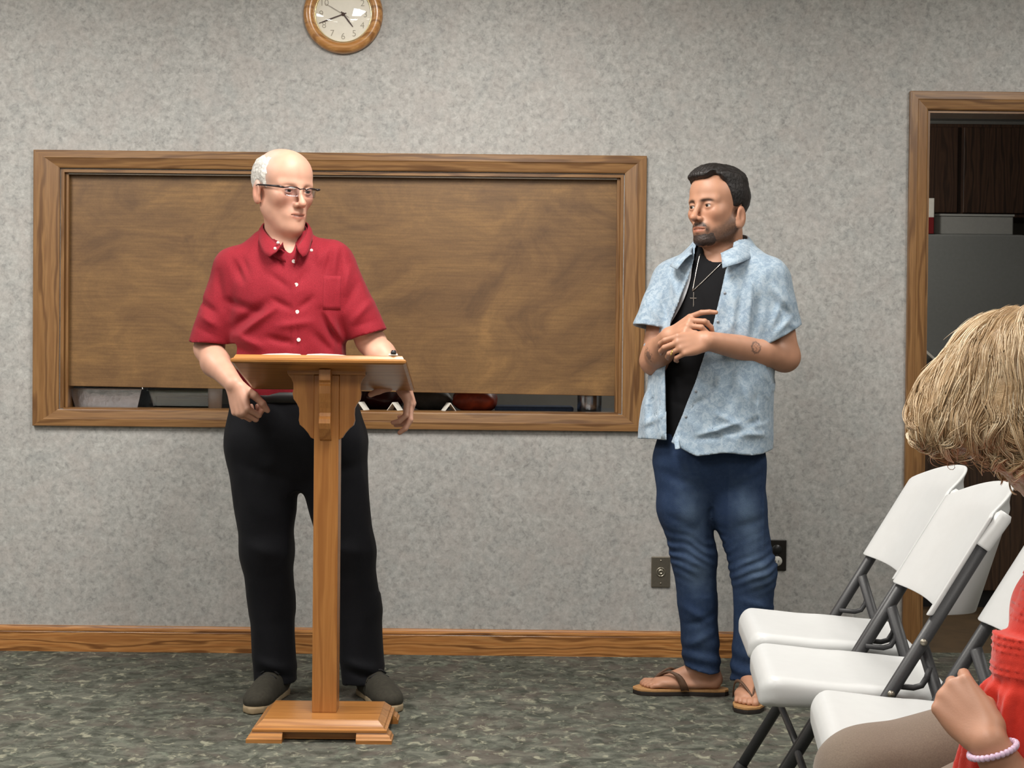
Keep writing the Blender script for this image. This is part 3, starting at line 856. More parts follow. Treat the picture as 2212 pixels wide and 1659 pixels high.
# ================================================================== folding chairs
WPL = plain('white_moulded_plastic', rgb(200, 201, 201), .38, noise=.015, nscale=30)
TUBE = plain('charcoal_powder_coat', rgb(52, 52, 54), .45, noise=.12, nscale=300, bump=.1)
RUB = plain('black_rubber', rgb(20, 20, 20), .7)
def make_chair():
    root = empty('folding_chair')
    # seat: thick rounded slab with waterfall front and dished top
    sd = Sdf()
    def seat(p):
        x, y, z = p[:, 0], p[:, 1], p[:, 2]
        zc = .428 + .006 * np.clip((x - .05) / .16, 0, 1) - .012 * np.clip((-x) / .2, 0, 1) 
        zc = zc - .030 * np.clip((x - .165) / .05, 0, 1) ** 2 - .010 * (1 - np.clip(np.abs(y) / .17, 0, 1) ** 2) * np.clip(1 - np.abs(x + .03) / .2, 0, 1)
        hy = .205 - .012 * np.clip((-x - .02) / .1, 0, 1)
        th = .0245 + .0095 * np.clip((x - .02) / .19, 0, 1)
        q = np.stack([np.abs(x) - .20 + .05, np.abs(y) - hy + .05], 1)
        d2 = np.sqrt((np.maximum(q, 0) ** 2).sum(1)) + np.minimum(q.max(1), 0) - .05
        dz = np.abs(z - zc + .006) - th
        r = .024
        a = np.maximum(np.stack([d2 + r, dz + r], 1), 0)
        return np.sqrt((a ** 2).sum(1)) + np.minimum(np.maximum(d2 + r, dz + r), 0) - r
    sd.add(Prim(seat, (-.21, -.22, .34), (.22, .22, .48)))
    for s in (-1, 1):
        sd.sub(cap((.16, s * .215, .405), (-.19, s * .212, .405), .010), .012)
    sd.mesh('seat', .0055, WPL, root)
    # backrest panel: curved sheet with thickness, arched top
    nu, nv = 36, 22; V = []; F = []
    line = lambda z: -.277 + .589 * (.815 - z)
    def pt(u, v, off):
        au = abs(u)
        top = .848 - .052 * au ** 2.4; bot = .598 - .010 * (1 - u * u)
        z = bot + (top - bot) * v
        x = line(z) + .0250 - (.050 - .012 * v) * (1 - min(1, au / .93) ** 2.4) - .018 * max(0, v - .8) * 5 * (1 - au)
        if off:                                   # moulded back bulges out behind the tubes
            tp = max(0, (v - .86) / .14)
            x = min(x - .008, (line(z) + .017 - (.118 - .072 * v) * (1 - min(1, au / .97) ** 5)) * (1 - tp) + (x - .008) * tp)
        return (x, u * .234, z)
    def rnd(u): return max(-1, min(1, u))
    for off in (0, .009):
        for j in range(nv + 1):
            for i in range(nu + 1):
                u = -1 + 2 * i / nu; v = j / nv
                V.append(pt(u, v, off))
    n1 = (nu + 1) * (nv + 1); g = lambda i, j, o: o * n1 + j * (nu + 1) + i
    for j in range(nv):
        for i in range(nu):
            F.append((g(i, j, 0), g(i, j + 1, 0), g(i + 1, j + 1, 0), g(i + 1, j, 0)))
            F.append((g(i, j, 1), g(i + 1, j, 1), g(i + 1, j + 1, 1), g(i, j + 1, 1)))
    for i in range(nu):
        F.append((g(i, 0, 0), g(i + 1, 0, 0), g(i + 1, 0, 1), g(i, 0, 1))); F.append((g(i, nv, 0), g(i, nv, 1), g(i + 1, nv, 1), g(i + 1, nv, 0)))
    for j in range(nv):
        F.append((g(0, j, 0), g(0, j, 1), g(0, j + 1, 1), g(0, j + 1, 0))); F.append((g(nu, j, 0), g(nu, j + 1, 0), g(nu, j + 1, 1), g(nu, j, 1)))
    back = MB().add(V, F).build('backrest', WPL, root, True, bevel=.004, segs=3, angle=50)
    for s in (-1, 1):
        y = s * .224
        # sleeve of the panel around the top of the tube
        p0, p1 = Vector((line(.815) + .001, y, .803)), Vector((line(.735), y, .735))
        MB().tube([p0, p0.lerp(p1, .12), p0.lerp(p1, .95), p1], [.012, .0165, .0170, .0165], 14).build('sleeve', WPL, back, True)
        # upright: back top to front foot
        a, b = Vector((line(.75), y, .75)), Vector((line(.012), y, .012))
        MB().tube([a, b], .0135, 14).build('upright', TUBE, root, True)
        MB().tube([b + (a - b).normalized() * .03, b - (a - b).normalized() * .010], .0165, 14).build('foot_cap', RUB, root, True)
        # rear leg: flat channel from the pivot to the rear foot
        yi = s * .203
        c, d = Vector((line(.545), yi, .545)), Vector((-.285, yi, .012))
        MB().tube([c, d], .0125, 12).build('rear_leg', TUBE, root, True)
        MB().tube([d + (c - d).normalized() * .03, d - (c - d).normalized() * .008], .0155, 12).build('foot_cap', RUB, root, True)
        # bent link between upright and rear leg
        e = Vector((line(.452), y - s * .012, .452)); lk = [e, e + Vector((-.040, 0, -.003)), e + Vector((-.056, 0, .002)), e + Vector((-.066, 0, .018)), e + Vector((-.072, 0, .040))]
        MB().tube(lk, .0062, 10).build('link_rod', TUBE, root, True)
        for q, zz in ((line(.545), .545), (line(.44), .44)):
            MB().lathe([(.0005, .004), (.006, .003), (.0075, 0)], 12, lambda x_, y_, h, s=s: (x_, s * (h + .0135), y_)).build('rivet', STEEL, root, True, loc=(q, y, zz))
    MB().tube([(line(.20), -.224, .20), (line(.20), .224, .20)], .0085, 10).build('front_stretcher', TUBE, root, True)
    MB().tube([(-.24, -.203, .18), (-.24, .203, .18)], .0085, 10).build('rear_stretcher', TUBE, root, True)
    MB().tube([(.06, -.20, .395), (.06, .20, .395)], .0085, 10).build('seat_bar', TUBE, root, True)
    return root
chair = make_chair()
CH = [(.778, 3.760, math.pi - .08, 'white plastic folding chair farthest along the row, nearest the doorway'),
      (.728, 3.268, math.pi - .10, 'white plastic folding chair second from the doorway, in the middle of the row'),
      (.764, 2.776, math.pi - .13, 'white plastic folding chair right beside the seated person'),
      (.965, 2.285, math.pi - .12, 'white plastic folding chair under the person in the orange-red blouse')]
for i, (x, y, a, lb) in enumerate(CH):
    c = chair if i == 0 else copy_tree(chair)
    c.location = (x, y, 0); c.rotation_euler = (0, 0, a)
    tag(c, lb, 'chair', 'white folding chairs in a row')
# ================================================================== people: shared builders
def nrm(v): v = np.asarray(v, float); return v / np.linalg.norm(v)
def lerp(a, b, t): return np.asarray(a, float) * (1 - t) + np.asarray(b, float) * t
SKIN_M = attr_mat('skin', .48, sss=.12, bump=.06, bscale=350, spec=.45)
HAIR_M = attr_mat('hair', .5, bump=.5, bscale=260, spec=.5, var=.35)
CLOTH_NAMES = {}

class Head:
    """face in local axes (forward, left, up) about a point between the eyes and ears"""
    def __init__(s, o, yaw, pitch=0, roll=0, sc=1.0):
        s.o, s.R, s.sc = _f(o), rotm(yaw, pitch, roll), sc
    def w(s, f, l, u): return s.o + s.sc * (_f([f, l, u]) @ s.R)
    def loc(s, p): return ((p - s.o) @ s.R.T) / s.sc
    def cap(s, a, b, ra, rb=None): return cap(s.w(*a), s.w(*b), ra * s.sc, (rb if rb is not None else ra) * s.sc)
    def ell(s, c, r): return ell(s.w(*c), _f(r) * s.sc, s.R)
    def build(s, sd, ears=True, nose=1.0, jaw=1.0, eyes=True, eye_h=.0038, fold=0.0, ear_u=-.010, smile=0.0):
        k = s.sc
        sd.add(s.ell((-.014, 0, .034), (.097, .076, .082)), .0)
        sd.add(s.ell((.034, 0, .042), (.054, .062, .060)), .03 * k)
        sd.add(s.ell((.026, 0, -.040), (.062, .060, .072)), .03 * k)
        for q in (-1, 1):
            sd.add(s.cap((-.002, q * .049 * jaw, -.055), (.060, q * .020 * jaw, -.100), .020, .017), .03 * k)
            sd.add(s.ell((.056, q * .042, -.022), (.026, .020, .021)), .022 * k)
        sd.add(s.ell((.079, 0, -.104), (.019, .023 * jaw, .018)), .02 * k)
        sd.add(s.ell((.076, 0, -.069), (.023, .031, .025)), .02 * k)
        for q in (-1, 1):
            sd.add(s.cap((.083, q * .012, .0165), (.067, q * .045, .016), .0105, .009), .016 * k)
            sd.sub(s.ell((.097, q * .031, -.001), (.018, .018, .0115)), .014 * k)
        sd.add(s.cap((.086, 0, .012), (.108 + .004 * nose, 0, -.030), .0066, .0085), .014 * k)
        sd.add(s.ell((.109 + .006 * nose, 0, -.0365), (.0115, .0105, .0095)), .008 * k)
        for q in (-1, 1):
            sd.add(s.ell((.099, q * .0115, -.0405), (.011, .0065, .0075)), .006 * k)
            sd.sub(s.ell((.107, q * .0065, -.0475), (.005, .0035, .0035)), .002 * k)
        for q in (-1, 1):
            sd.add(s.cap((.0965, 0, -.0650), (.086, q * .021, -.0700 + smile), .0050, .0030), .006 * k)
            sd.add(s.cap((.0960, 0, -.0775), (.087, q * .017, -.0745 + smile * .8), .0062, .0035), .006 * k)
        for q in (-1, 1):
            sd.sub(s.cap((.1035, 0, -.0710), (.0905, q * .022, -.0722 + smile), .0019, .0014), .003 * k)
            if eyes:
                sd.add(s.ell((.0745, q * .031, -.0015), (.0150, .0158, .0142)), .006 * k)
                sd.sub(s.ell((.0905, q * .0312, -.0026), (.011, .0125, eye_h)), .002 * k)
        if fold:
            for q in (-1, 1): sd.sub(s.cap((.102, q * .021, -.043), (.0905, q * .031, -.066), .0012, .0008), .007 * k)
        if ears:
            for q in (-1, 1):
                sd.add(s.ell((-.012, q * .079, ear_u), (.019, .0075, .032)), .008 * k)
                sd.add(s.ell((-.006, q * .077, ear_u - .026), (.010, .0065, .011)), .008 * k)
                sd.sub(s.ell((-.006, q * .089, ear_u + .002), (.009, .0075, .017)), .005 * k)
    def eyeballs(s, parent, gaze=(1, 0, 0)):
        for q in (-1, 1):
            c = s.w(.0742, q * .031, -.0018); r = .0134 * s.sc
            g = nrm(_f(gaze) @ s.R)
            nu, nv = 20, 14; V = []; Cc = []
            a = nrm(np.cross(g, (0, 0, 1))); b = np.cross(a, g)
            for j in range(nv + 1):
                th = math.pi * j / nv
                for i in range(nu):
                    ph = 2 * math.pi * i / nu
                    V.append(c + r * (g * math.cos(th) + (a * math.cos(ph) + b * math.sin(ph)) * math.sin(th)))
                    Cc.append((.004, .003, .003) if th < .34 else ((.05, .035, .025) if th < .62 else (.55, .50, .47)))
            F = np.array([(j * nu + i, (j + 1) * nu + i, (j + 1) * nu + (i + 1) % nu, j * nu + (i + 1) % nu) for j in range(nv) for i in range(nu)])
            me = mesh_np('eye', np.array(V), F); vcol(me, np.array(Cc)); me.materials.append(EYE_M); link('eye', me, parent)
EYE_M = attr_mat('eye_surface', .08, spec=.6)

def hand(sd, wrist, d, n, s, curls, thumb, k=1.0, fan=.10, lens=None):
    """curls: four (c1,c2,c3) in radians toward the palm; thumb: three directions as (d, s, n) parts"""
    wrist = np.asarray(wrist, float); d = nrm(d); n = nrm(np.asarray(n, float) - d * np.dot(n, d)); s0 = np.cross(d, n); s = s0 if np.dot(s0, s) > 0 else -s0
    sd.add(ell(wrist + d * .052 * k - n * .003, (.052 * k, .038 * k, .0145 * k), np.array([d, s, n])), .02)
    sd.add(ell(wrist + d * .035 * k + s * .020 * k - n * .010 * k, (.030 * k, .015 * k, .014 * k), np.array([d, s, n])), .012)
    SET = [(.029, .090, (.043, .026, .021), .0093), (.0095, .095, (.047, .030, .022), .0096), (-.0105, .090, (.043, .028, .021), .0091), (-.0285, .081, (.034, .021, .018), .0080)]
    for (o, L, ln, r), (c1, c2, c3), fi in zip(SET, curls, (1, .3, -.4, -1.1)):
        kn = wrist + (d * L + s * o + n * .002) * k
        sd.add(cap(wrist + (d * .02 + s * o * .6) * k, kn, .013 * k, r * 1.12 * k), .010)
        dd = nrm(d + s * fan * fi)
        p = kn; a = 0; rr = r
        for c, l, f0, f1 in ((c1, ln[0], 1.0, .93), (c2, ln[1], .93, .86), (c3, ln[2], .86, .74)):
            a += c; v = dd * math.cos(a) - n * math.sin(a); q = p + v * l * k
            sd.add(cap(p, q, r * f0 * k, r * f1 * k), .0025); p = q
    p = wrist + (d * .018 + s * .020 - n * .008) * k
    for (td, ts, tn), l, r0, r1 in zip(thumb, (.046, .034, .027), (.0155, .0120, .0104), (.0120, .0104, .0082)):
        v = nrm(d * td + s * ts + n * tn); q = p + v * l * k
        sd.add(cap(p, q, r0 * k, r1 * k), .006); p = q

def folds(lst, ycut=None, gain=1.0):
    """cloth folds: (x0,z0,x1,z1,width,height) ridges seen on the front of a garment"""
    A = np.array(lst, np.float32)
    def fn(p, d):
        x, z = p[:, 0], p[:, 2]; disp = np.zeros(len(p), np.float32)
        for x0, z0, x1, z1, w_, h_ in A:
            ax, az = x1 - x0, z1 - z0; L2 = ax * ax + az * az + 1e-9
            t = np.clip(((x - x0) * ax + (z - z0) * az) / L2, 0, 1)
            dist2 = (x - x0 - t * ax) ** 2 + (z - z0 - t * az) ** 2
            disp += h_ * np.exp(-dist2 / (w_ * w_)) * (np.sin(np.pi * (.12 + .76 * t)))
        if ycut is not None: disp *= np.clip((ycut - p[:, 1]) / .04, 0, 1)
        return d - disp * gain
    return fn
def crumple(amp, scale, stretch=(1, 1, 1), seed=0):
    st = _f(stretch)
    def fn(p, d):
        q = p * st
        wv = hnoise(q, scale * .6, seed + 5)[:, None] * .03
        n = 1 - 2 * np.abs(hnoise(q + wv, scale, seed)) 
        return d - amp * (n * .7 + .5 * hnoise(q, scale * 2.1, seed + 2))
    return fn

def skin_color(base, hd=None, extra=None, blush=.5, mouth=.6):
    base = np.array(base[:3])
    def fn(V, sd):
        C = np.tile(base, (len(V), 1))
        C *= (1 + .07 * hnoise(V, 60, 3)[:, None] + .05 * hnoise(V, 22, 9)[:, None])
        if hd is not None:
            L = hd.loc(V); f, l, u = L[:, 0], L[:, 1], L[:, 2]
            on = (np.abs(L) < .16).all(1)
            def blob(c, r): return np.exp(-(((L - _f(c)) / _f(r)) ** 2).sum(1)) * on
            red = np.array([1.06, .80, .76])
            m = blush * np.maximum.reduce([blob((.115, 0, -.037), (.02, .016, .014)), blob((.07, .042, -.03), (.03, .022, .022)), blob((.07, -.042, -.03), (.03, .022, .022)), blob((-.01, .085, -.01), (.03, .02, .04)), blob((-.01, -.085, -.01), (.03, .02, .04))])
            C *= 1 + (red - 1) * m[:, None]
            lip = np.clip(1.5 * np.exp(-((np.abs(l) / .021) ** 4 + ((u + .0715) / .0085) ** 4)) * (f > .075) * on, 0, 1)
            C = C * (1 - lip[:, None] * .75) + (base * np.array([.74, .46, .44])) * lip[:, None] * .75
            gap = np.exp(-((np.abs(l) / .019) ** 4 + ((u + .0713) / .0022) ** 2)) * (f > .08) * on * mouth
            C = C * (1 - gap[:, None]) + np.array((.035, .012, .010)) * gap[:, None]
            al = np.abs(l); lash = np.exp(-(((al - .0312) / .0135) ** 4 + ((u - .0022 + ((al - .031) / .014) ** 2 * .0022) / .0019) ** 2)) * (f > .07) * on * .8
            C = C * (1 - lash[:, None]) + np.array((.03, .018, .014)) * lash[:, None]
            if extra: C = extra(C, L, V, on)
        return np.clip(C, .002, 1)
    return fn

def sheet(name, pts, th, mat, parent, normal_sign=1, bevel=0):
    """pts[j][i] -> 3D; gives the surface a thickness"""
    A = np.array(pts, float); J, I = A.shape[:2]
    du = np.gradient(A, axis=1); dv = np.gradient(A, axis=0); N = np.cross(du, dv); N /= (np.linalg.norm(N, axis=2, keepdims=True) + 1e-12); N *= normal_sign
    V = np.concatenate([A.reshape(-1, 3), (A + N * th).reshape(-1, 3)]); n = I * J
    F = []
    for j in range(J - 1):
        for i in range(I - 1):
            a = j * I + i; F.append((a, a + 1, a + I + 1, a + I)); F.append((n + a, n + a + I, n + a + I + 1, n + a + 1))
    for i in range(I - 1):
        F.append((i, n + i, n + i + 1, i + 1)); a = (J - 1) * I + i; F.append((a, a + 1, n + a + 1, n + a))
    for j in range(J - 1):
        a = j * I; F.append((a, a + I, n + a + I, n + a)); b = j * I + I - 1; F.append((b, n + b, n + b + I, b + I))
    return MB().add(V, F).build(name, mat, parent, True)

def shoe(parent, heel, toe, mat_u, mat_s, mat_l, w=.048):
    heel, toe = np.array([*heel, 0.]), np.array([*toe, 0.]); d = nrm(toe - heel); L = np.linalg.norm(toe - heel); s = np.cross((0, 0, 1), d); up = np.array((0, 0, 1.))
    R = np.array([d, s, up])
    P = lambda a, b, c: heel + d * a * L + s * b + up * c
    sd = Sdf()
    sd.add(ell(P(.20, 0, .055), (.075, .040, .060), R))
    sd.add(ell(P(.55, 0, .045), (.090, .044, .048), R), .04)
    sd.add(ell(P(.80, 0, .034), (.062, .046, .034), R), .03)
    sd.add(cap(P(.16, 0, .07), P(.16, 0, .12), .040, .044), .03)
    zc = .014
    sd.field(lambda p, dd: np.maximum(dd, zc - p[:, 2]))
    up_o = sd.mesh('shoe', .004, mat_u, parent)
    so = Sdf()
    def sole(p):
        q = (p - _f(heel)) @ _f(R).T; x = q[:, 0] / L; hw = np.interp(x, [-.02, .1, .35, .55, .8, .95, 1.02], [.022, .037, .034, .041, .048, .034, .008]).astype(np.float32)
        a = np.abs(q[:, 1]) - hw; b = np.maximum(-.02 * L - q[:, 0], q[:, 0] - 1.02 * L); z = np.abs(p[:, 2] - .0125) - .0105
        return np.maximum(np.maximum(a, b), z)
    so.add(Prim(sole, np.minimum(heel, toe) - .07, np.maximum(heel, toe) + np.array((.07, .07, .05))))
    so.field(lambda p, dd: dd)
    so.mesh('sole', .0042, mat_s, up_o, smooth_it=1)
    mb = MB()
    for q in (.42, .50, .58):
        mb.tube([P(q, -.030, .088 - (q - .42) * .10), P(q, -.014, .100 - (q - .42) * .13), P(q + .02, .014, .100 - (q - .42) * .13), P(q + .02, .030, .088 - (q - .42) * .10)], .0035, 6)
    mb.build('laces', mat_l, up_o, True)
    return up_o
# ================================================================== man in the red shirt, behind the lectern
RB = (-.60, 4.88, 0)
red = tag(empty('person', RB), 'person with white hair and glasses in red short-sleeved shirt behind the lectern', 'person')
hr = Head((-.135, -.008, 1.628), .68, -.12, 0, 1.10)
body = Sdf(); hr.build(body, nose=.8, jaw=.90, eye_h=.0034, fold=1, smile=.0035)
body.add(cap((-.140, .030, 1.57), (-.128, .022, 1.42), .060, .068), .035)
body.add(hr.ell((.042, 0, -.106), (.042, .028, .022)), .03)
body.add(cap((-.125, .02, 1.38), (-.10, .03, .95), .095, .09), .04)
body.add(cap((-.27, .02, 1.37), (.01, .02, 1.38), .042, .042), .03)
for sx, el, fm, wr in ((-.292, (-.372, .012, 1.120), (-.335, -.065, 1.075), (-.257, -.172, 1.010)), (.022, (.146, .010, 1.150), (.185, -.045, 1.105), (.258, -.135, 1.035))):
    body.add(cap((sx, .02, 1.36), el, .045, .044), .02)
    body.add(cap(el, fm, .044, .044), .02); body.add(cap(fm, wr, .043, .028), .02)
# right hand (image left) closed on the lectern edge; left hand hanging over its far corner
hand(body, (-.257, -.172, 1.010), (.30, -.22, -.90), (-.55, -.80, -.05), (1, 0, .3), [(1.0, 1.25, .7), (1.05, 1.3, .7), (1.1, 1.3, .7), (1.15, 1.3, .7)], [(.75, .45, -.45), (.85, .15, -.55), (.8, -.1, -.6)], 1.02)
hand(body, (.258, -.135, 1.035), (.28, -.32, -.82), (.92, -.25, .25), (-.2, -1, .1), [(.35, .85, .55), (.25, .6, .45), (.5, .8, .5), (.6, .9, .5)], [(.35, .75, -.45), (.1, .45, -.85), (.1, .1, -1)], 1.02)
SK1 = (lin(204), lin(156), lin(134))
def red_face(C, L, V, on):
    f, l, u = L.T
    br = np.exp(-(((np.abs(l) - .030) / .016) ** 4 + ((u - .0165) / .0042) ** 2)) * (f > .05) * on * .45
    C = C * (1 - br[:, None]) + np.array(rgb(176, 140, 120)[:3]) * br[:, None]
    hm = (1 / (1 + np.exp((f - .030) / .008))) * (1 / (1 + np.exp((.034 - np.abs(l)) / .006))) * np.clip((u - .0) / .01, 0, 1) * on * .55
    C = C * (1 - hm[:, None]) + np.array(rgb(200, 190, 182)[:3]) * hm[:, None]
    bald = np.clip((u - .07) / .04, 0, 1) * on
    return C * (1 + bald[:, None] * np.array([.04, .03, .03]))
b1 = body.mesh('body', .0027, SKIN_M, red, skin_color(SK1, hr, red_face, .55, .9))
hr.eyeballs(red, (1, .12, -.02))
# short white hair on the sides and back
def hair_red():
    sd = Sdf(); hr.build(sd, ears=False, eyes=False)
    def fld(p, d):
        L = hr.loc(p); f, l, u = L.T
        lo = np.interp(f, [-.12, -.06, -.03, -.012, .004, .02], [-.062, -.055, -.020, .012, .012, .0]).astype(np.float32)
        al = np.abs(l)
        back = np.clip((-.055 - f) / .03, 0, 1)
        r = np.maximum(lo - u, u - (.088 + .012 * back - .004 * np.sin(40 * f)))
        r = np.maximum(r, f - (.026 + .15 * (u - .04).clip(0, .1) * -1))
        r = np.maximum(r, np.minimum(.040 - al, f + .07))
        r = r + .004 * hnoise(p, 70, 14) + .003 * hnoise(p, 160, 15)
        t = (.0060 + .0015 * hnoise(p, 160, 4)) * np.clip(-r / .014, 0, 1) ** .7 - .0006
        return smax(d - t * hr.sc, r * hr.sc, .003)
    sd.field(fld)
    def colr(V, s): return np.array(rgb(206, 202, 196)[:3]) * (1 + .22 * hnoise(V, 220, 8)[:, None])
    return sd.mesh('hair', .0028, HAIR_M, red, colr)
hair_red()
# glasses: half-rim with dark arms
FRAME = plain('dark_glasses_frame', rgb(34, 26, 28), .3)
LENS = thin_glass('spectacle_lens', (.86, .84, .88, 1), .25, .01)
gl = empty('glasses'); gl.parent = red
W = lambda f, l, u: tuple(hr.w(f, l, u))
mb = MB()
for q in (-1, 1):
    mb.tube([W(.112, q * .010, .004), W(.113, q * .022, .009), W(.108, q * .040, .009), W(.098, q * .054, .006)], .0020, 8)
mb.tube([W(.112, -.010, .004), W(.115, 0, .007), W(.112, .010, .004)], .0017, 8)
mb.build('brow_bar', FRAME, gl, True)
for q in (-1, 1):
    MB().tube([W(.098, q * .054, .006), W(.088, q * .068, .008), W(.05, q * .076, .008), (W(.0, q * .0815, .008)), W(-.022, q * .083, .002)], [.0030, .0036, .0030, .0026, .002], 8).build('temple_arm', FRAME, gl, True)
    pts = []
    for j in range(5):
        row = []
        for i in range(9):
            a = -1 + 2 * i / 8; v = j / 4
            wd = .0215 * (1 - .10 * v)
            row.append(W(.112 - .0035 * (a * q + 1) ** 2 * .9 - .002, q * .031 + a * wd, .008 - .026 * v + .003 * abs(a) ** 3 * v))
        pts.append(row)
    sheet('lens', pts, .0012, LENS, gl)
# shirt
RED = None
def fabric(name, c0, c1, wscale=420, rough=.8, sheen=.06, bump=.25):
    m, nt, b = new_mat(name, rough, spec=.25); N = NT(nt); v = N.coord(rand=False)
    n1 = N.noise(v, wscale, 2); n2 = N.noise(v, 9, 3)
    c = N.mix(N.ramp(n1, [(.3, BW(0)), (.7, BW(1))]), c0, c1)
    c = N.mix(N.ramp(n2, [(.35, BW(.0)), (.7, BW(.25))]), c, c0)
    N.l(c, b.inputs['Base Color']); N.bump(n1, b, bump, .002); b.inputs['Sheen Weight'].default_value = sheen
    return m
REDM = fabric('red_shirt_cotton', rgb(126, 20, 34), rgb(152, 32, 47))
shirt = Sdf()
shirt.add(zloft([(.93, -.10, .02, .178, .120, 0, 2.3), (1.0, -.108, .015, .184, .128, 0, 2.4), (1.13, -.120, .01, .184, .132, 0, 2.4), (1.25, -.121, .010, .187, .131, 0, 2.5), (1.34, -.126, .013, .186, .120, 0, 2.5), (1.41, -.13, .02, .160, .096, 0, 2.3), (1.455, -.132, .025, .112, .078, 0, 2.1), (1.50, -.134, .03, .076, .066, 0, 2)]))
for sg, nx, sh_, hm in ((-1, -.205, (-.288, .015, 1.372), (-.366, -.005, 1.138)), (1, -.06, (.018, .015, 1.398), (.139, -.01, 1.170))):
    shirt.add(cap((nx, .022, 1.432), sh_, .050, .064), .04)
    a_ = np.array(sh_); b_ = np.array(hm); e_ = nrm(b_ - a_)
    shirt.add(ecap(a_, b_ + e_ * .04, (.072, .076), (.060, .068), (1, 0, 0)), .022)
def sleeve_cut(p, d):
    for sh_, hm, tilt in (((-.288, .015, 1.372), (-.366, -.005, 1.138), (-.06, 0, -1)), ((.018, .015, 1.398), (.139, -.01, 1.170), (.30, 0, -1))):
        n = _f(nrm(tilt)); q = p - _f(hm)
        near = np.sqrt((q ** 2).sum(1)) < .17
        cut = (q @ n)
        side = (p[:, 0] < -.27) if hm[0] < -.2 else (p[:, 0] > .068)
        dd = np.maximum(d, cut)
        # hollow
        a_, b_ = _f(sh_), _f(hm); ab = b_ - a_; L = np.linalg.norm(ab); ax = ab / L
        t = ((p - a_) @ ax); r = np.sqrt((((p - a_) - t[:, None] * ax) ** 2).sum(1)) - .050
        dd = np.maximum(dd, -np.maximum(r, L * .45 - t))
        d = np.where(near & side, dd, d)
    return d
shirt.field(sleeve_cut)
FOLD_RED = [  # x0,z0,x1,z1,width,height
 (.030, 1.44, .012, 1.36, .010, -.006), (.055, 1.43, .050, 1.33, .009, -.006), (-.005, 1.43, -.02, 1.38, .012, .004),
 (-.285, 1.40, -.245, 1.33, .011, -.006), (-.255, 1.41, -.225, 1.35, .010, -.004), (-.17, 1.36, -.10, 1.31, .012, -.005), (-.045, 1.37, -.07, 1.32, .012, -.005),
 (-.15, 1.275, -.09, 1.245, .011, -.006), (-.03, 1.28, -.065, 1.245, .010, -.006), (-.14, 1.245, -.25, 1.165, .011, .009), (-.17, 1.26, -.275, 1.185, .016, -.011),
 (-.16, 1.155, -.09, 1.140, .012, -.009), (-.30, 1.27, -.19, 1.235, .013, -.007), (.012, 1.235, .062, 1.150, .010, .008), (.0, 1.24, .045, 1.145, .014, -.010),
 (-.27, 1.16, -.18, 1.125, .014, .008), (-.13, 1.19, -.03, 1.205, .013, .006), (-.29, 1.13, -.2, 1.095, .014, -.008), (-.02, 1.17, .03, 1.11, .013, -.007),
 (-.33, 1.36, -.315, 1.25, .012, -.006), (-.39, 1.27, -.335, 1.23, .012, -.006), (-.38, 1.22, -.33, 1.19, .012, .006), (-.40, 1.19, -.33, 1.155, .010, -.002),
 (.105, 1.33, .075, 1.25, .012, -.006), (.15, 1.27, .10, 1.21, .012, .006), (.17, 1.215, .10, 1.19, .010, -.002), (.085, 1.38, .07, 1.30, .010, .005),
 (-.078, 1.40, -.062, .95, .004, -.0025), (-.100, 1.40, -.084, .95, .004, -.0020)]
shirt.field(folds(FOLD_RED, .06, 1.6), .04); shirt.field(crumple(.0028, 16, (1, 1, .6), 11), .03)
# neck opening and V
shirt.sub(cap((-.134, .022, 1.47), (-.136, .022, 1.62), .068, .075), .008)
shirt.sub(cap((-.118, -.05, 1.505), (-.093, -.085, 1.405), .052, .003), .004)
so = shirt.mesh('shirt', .0045, REDM, red)
# chest pocket seam and placket
def collar(parent, name, mat, c, T, E, n=41, span=2.93, th=.0025, gap=None):
    pts = []
    for t in np.linspace(-1, 1, n):
        ph = t * span
        a, b = T(t), E(t)
        # angle 0 = back (+y)
        def P3(q): r, z, sx, sy = q; return (c[0] + r * math.sin(ph) + sx, c[1] + r * math.cos(ph) + sy, z)
        A, B = P3(a), P3(b)
        mid = lerp(A, B, .35) + np.array([math.sin(ph), math.cos(ph), .3]) * .006
        pts.append([A, lerp(A, B, .1) + np.array([math.sin(ph), math.cos(ph), .8]) * .003, mid, lerp(A, B, .7) + np.array([math.sin(ph), math.cos(ph), 0]) * .004, B])
    return sheet(name, pts, th, mat, parent, 1)
Tr = lambda t: (.070 + .006 * abs(t) ** 2, 1.545 - .118 * abs(t) ** 2.2, .040 * abs(t) ** 3 * (1 if True else 0), -.055 * abs(t) ** 2)
Er = lambda t: (.092 + .018 * math.exp(-((abs(t) - .86) / .12) ** 2), 1.500 - .075 * abs(t) ** 1.6 - .030 * math.exp(-((abs(t) - .88) / .10) ** 2) + .035 * max(0, (abs(t) - .93) / .07) , .040 * abs(t) ** 3, -.062 * abs(t) ** 2)
co = collar(so, 'collar', REDM, (-.136, .03), Tr, Er)
st = collar(so, 'collar_stand', REDM, (-.136, .03), lambda t: (.066, 1.535 - .108 * abs(t) ** 2.2, .040 * abs(t) ** 3, -.055 * abs(t) ** 2), lambda t: (.074, 1.465 - .075 * abs(t) ** 2, .040 * abs(t) ** 3, -.062 * abs(t) ** 2))
BTN = plain('white_button', rgb(236, 226, 222), .3)
def surf_y(sd, x, z, y0=-.22, y1=.05):
    ys = np.linspace(y0, y1, 400); P_ = np.stack([np.full(400, x), ys, np.full(400, z)], 1).astype(np.float32); d = sd.ev(P_)
    i = np.argmax(d < 0); return float(ys[i])
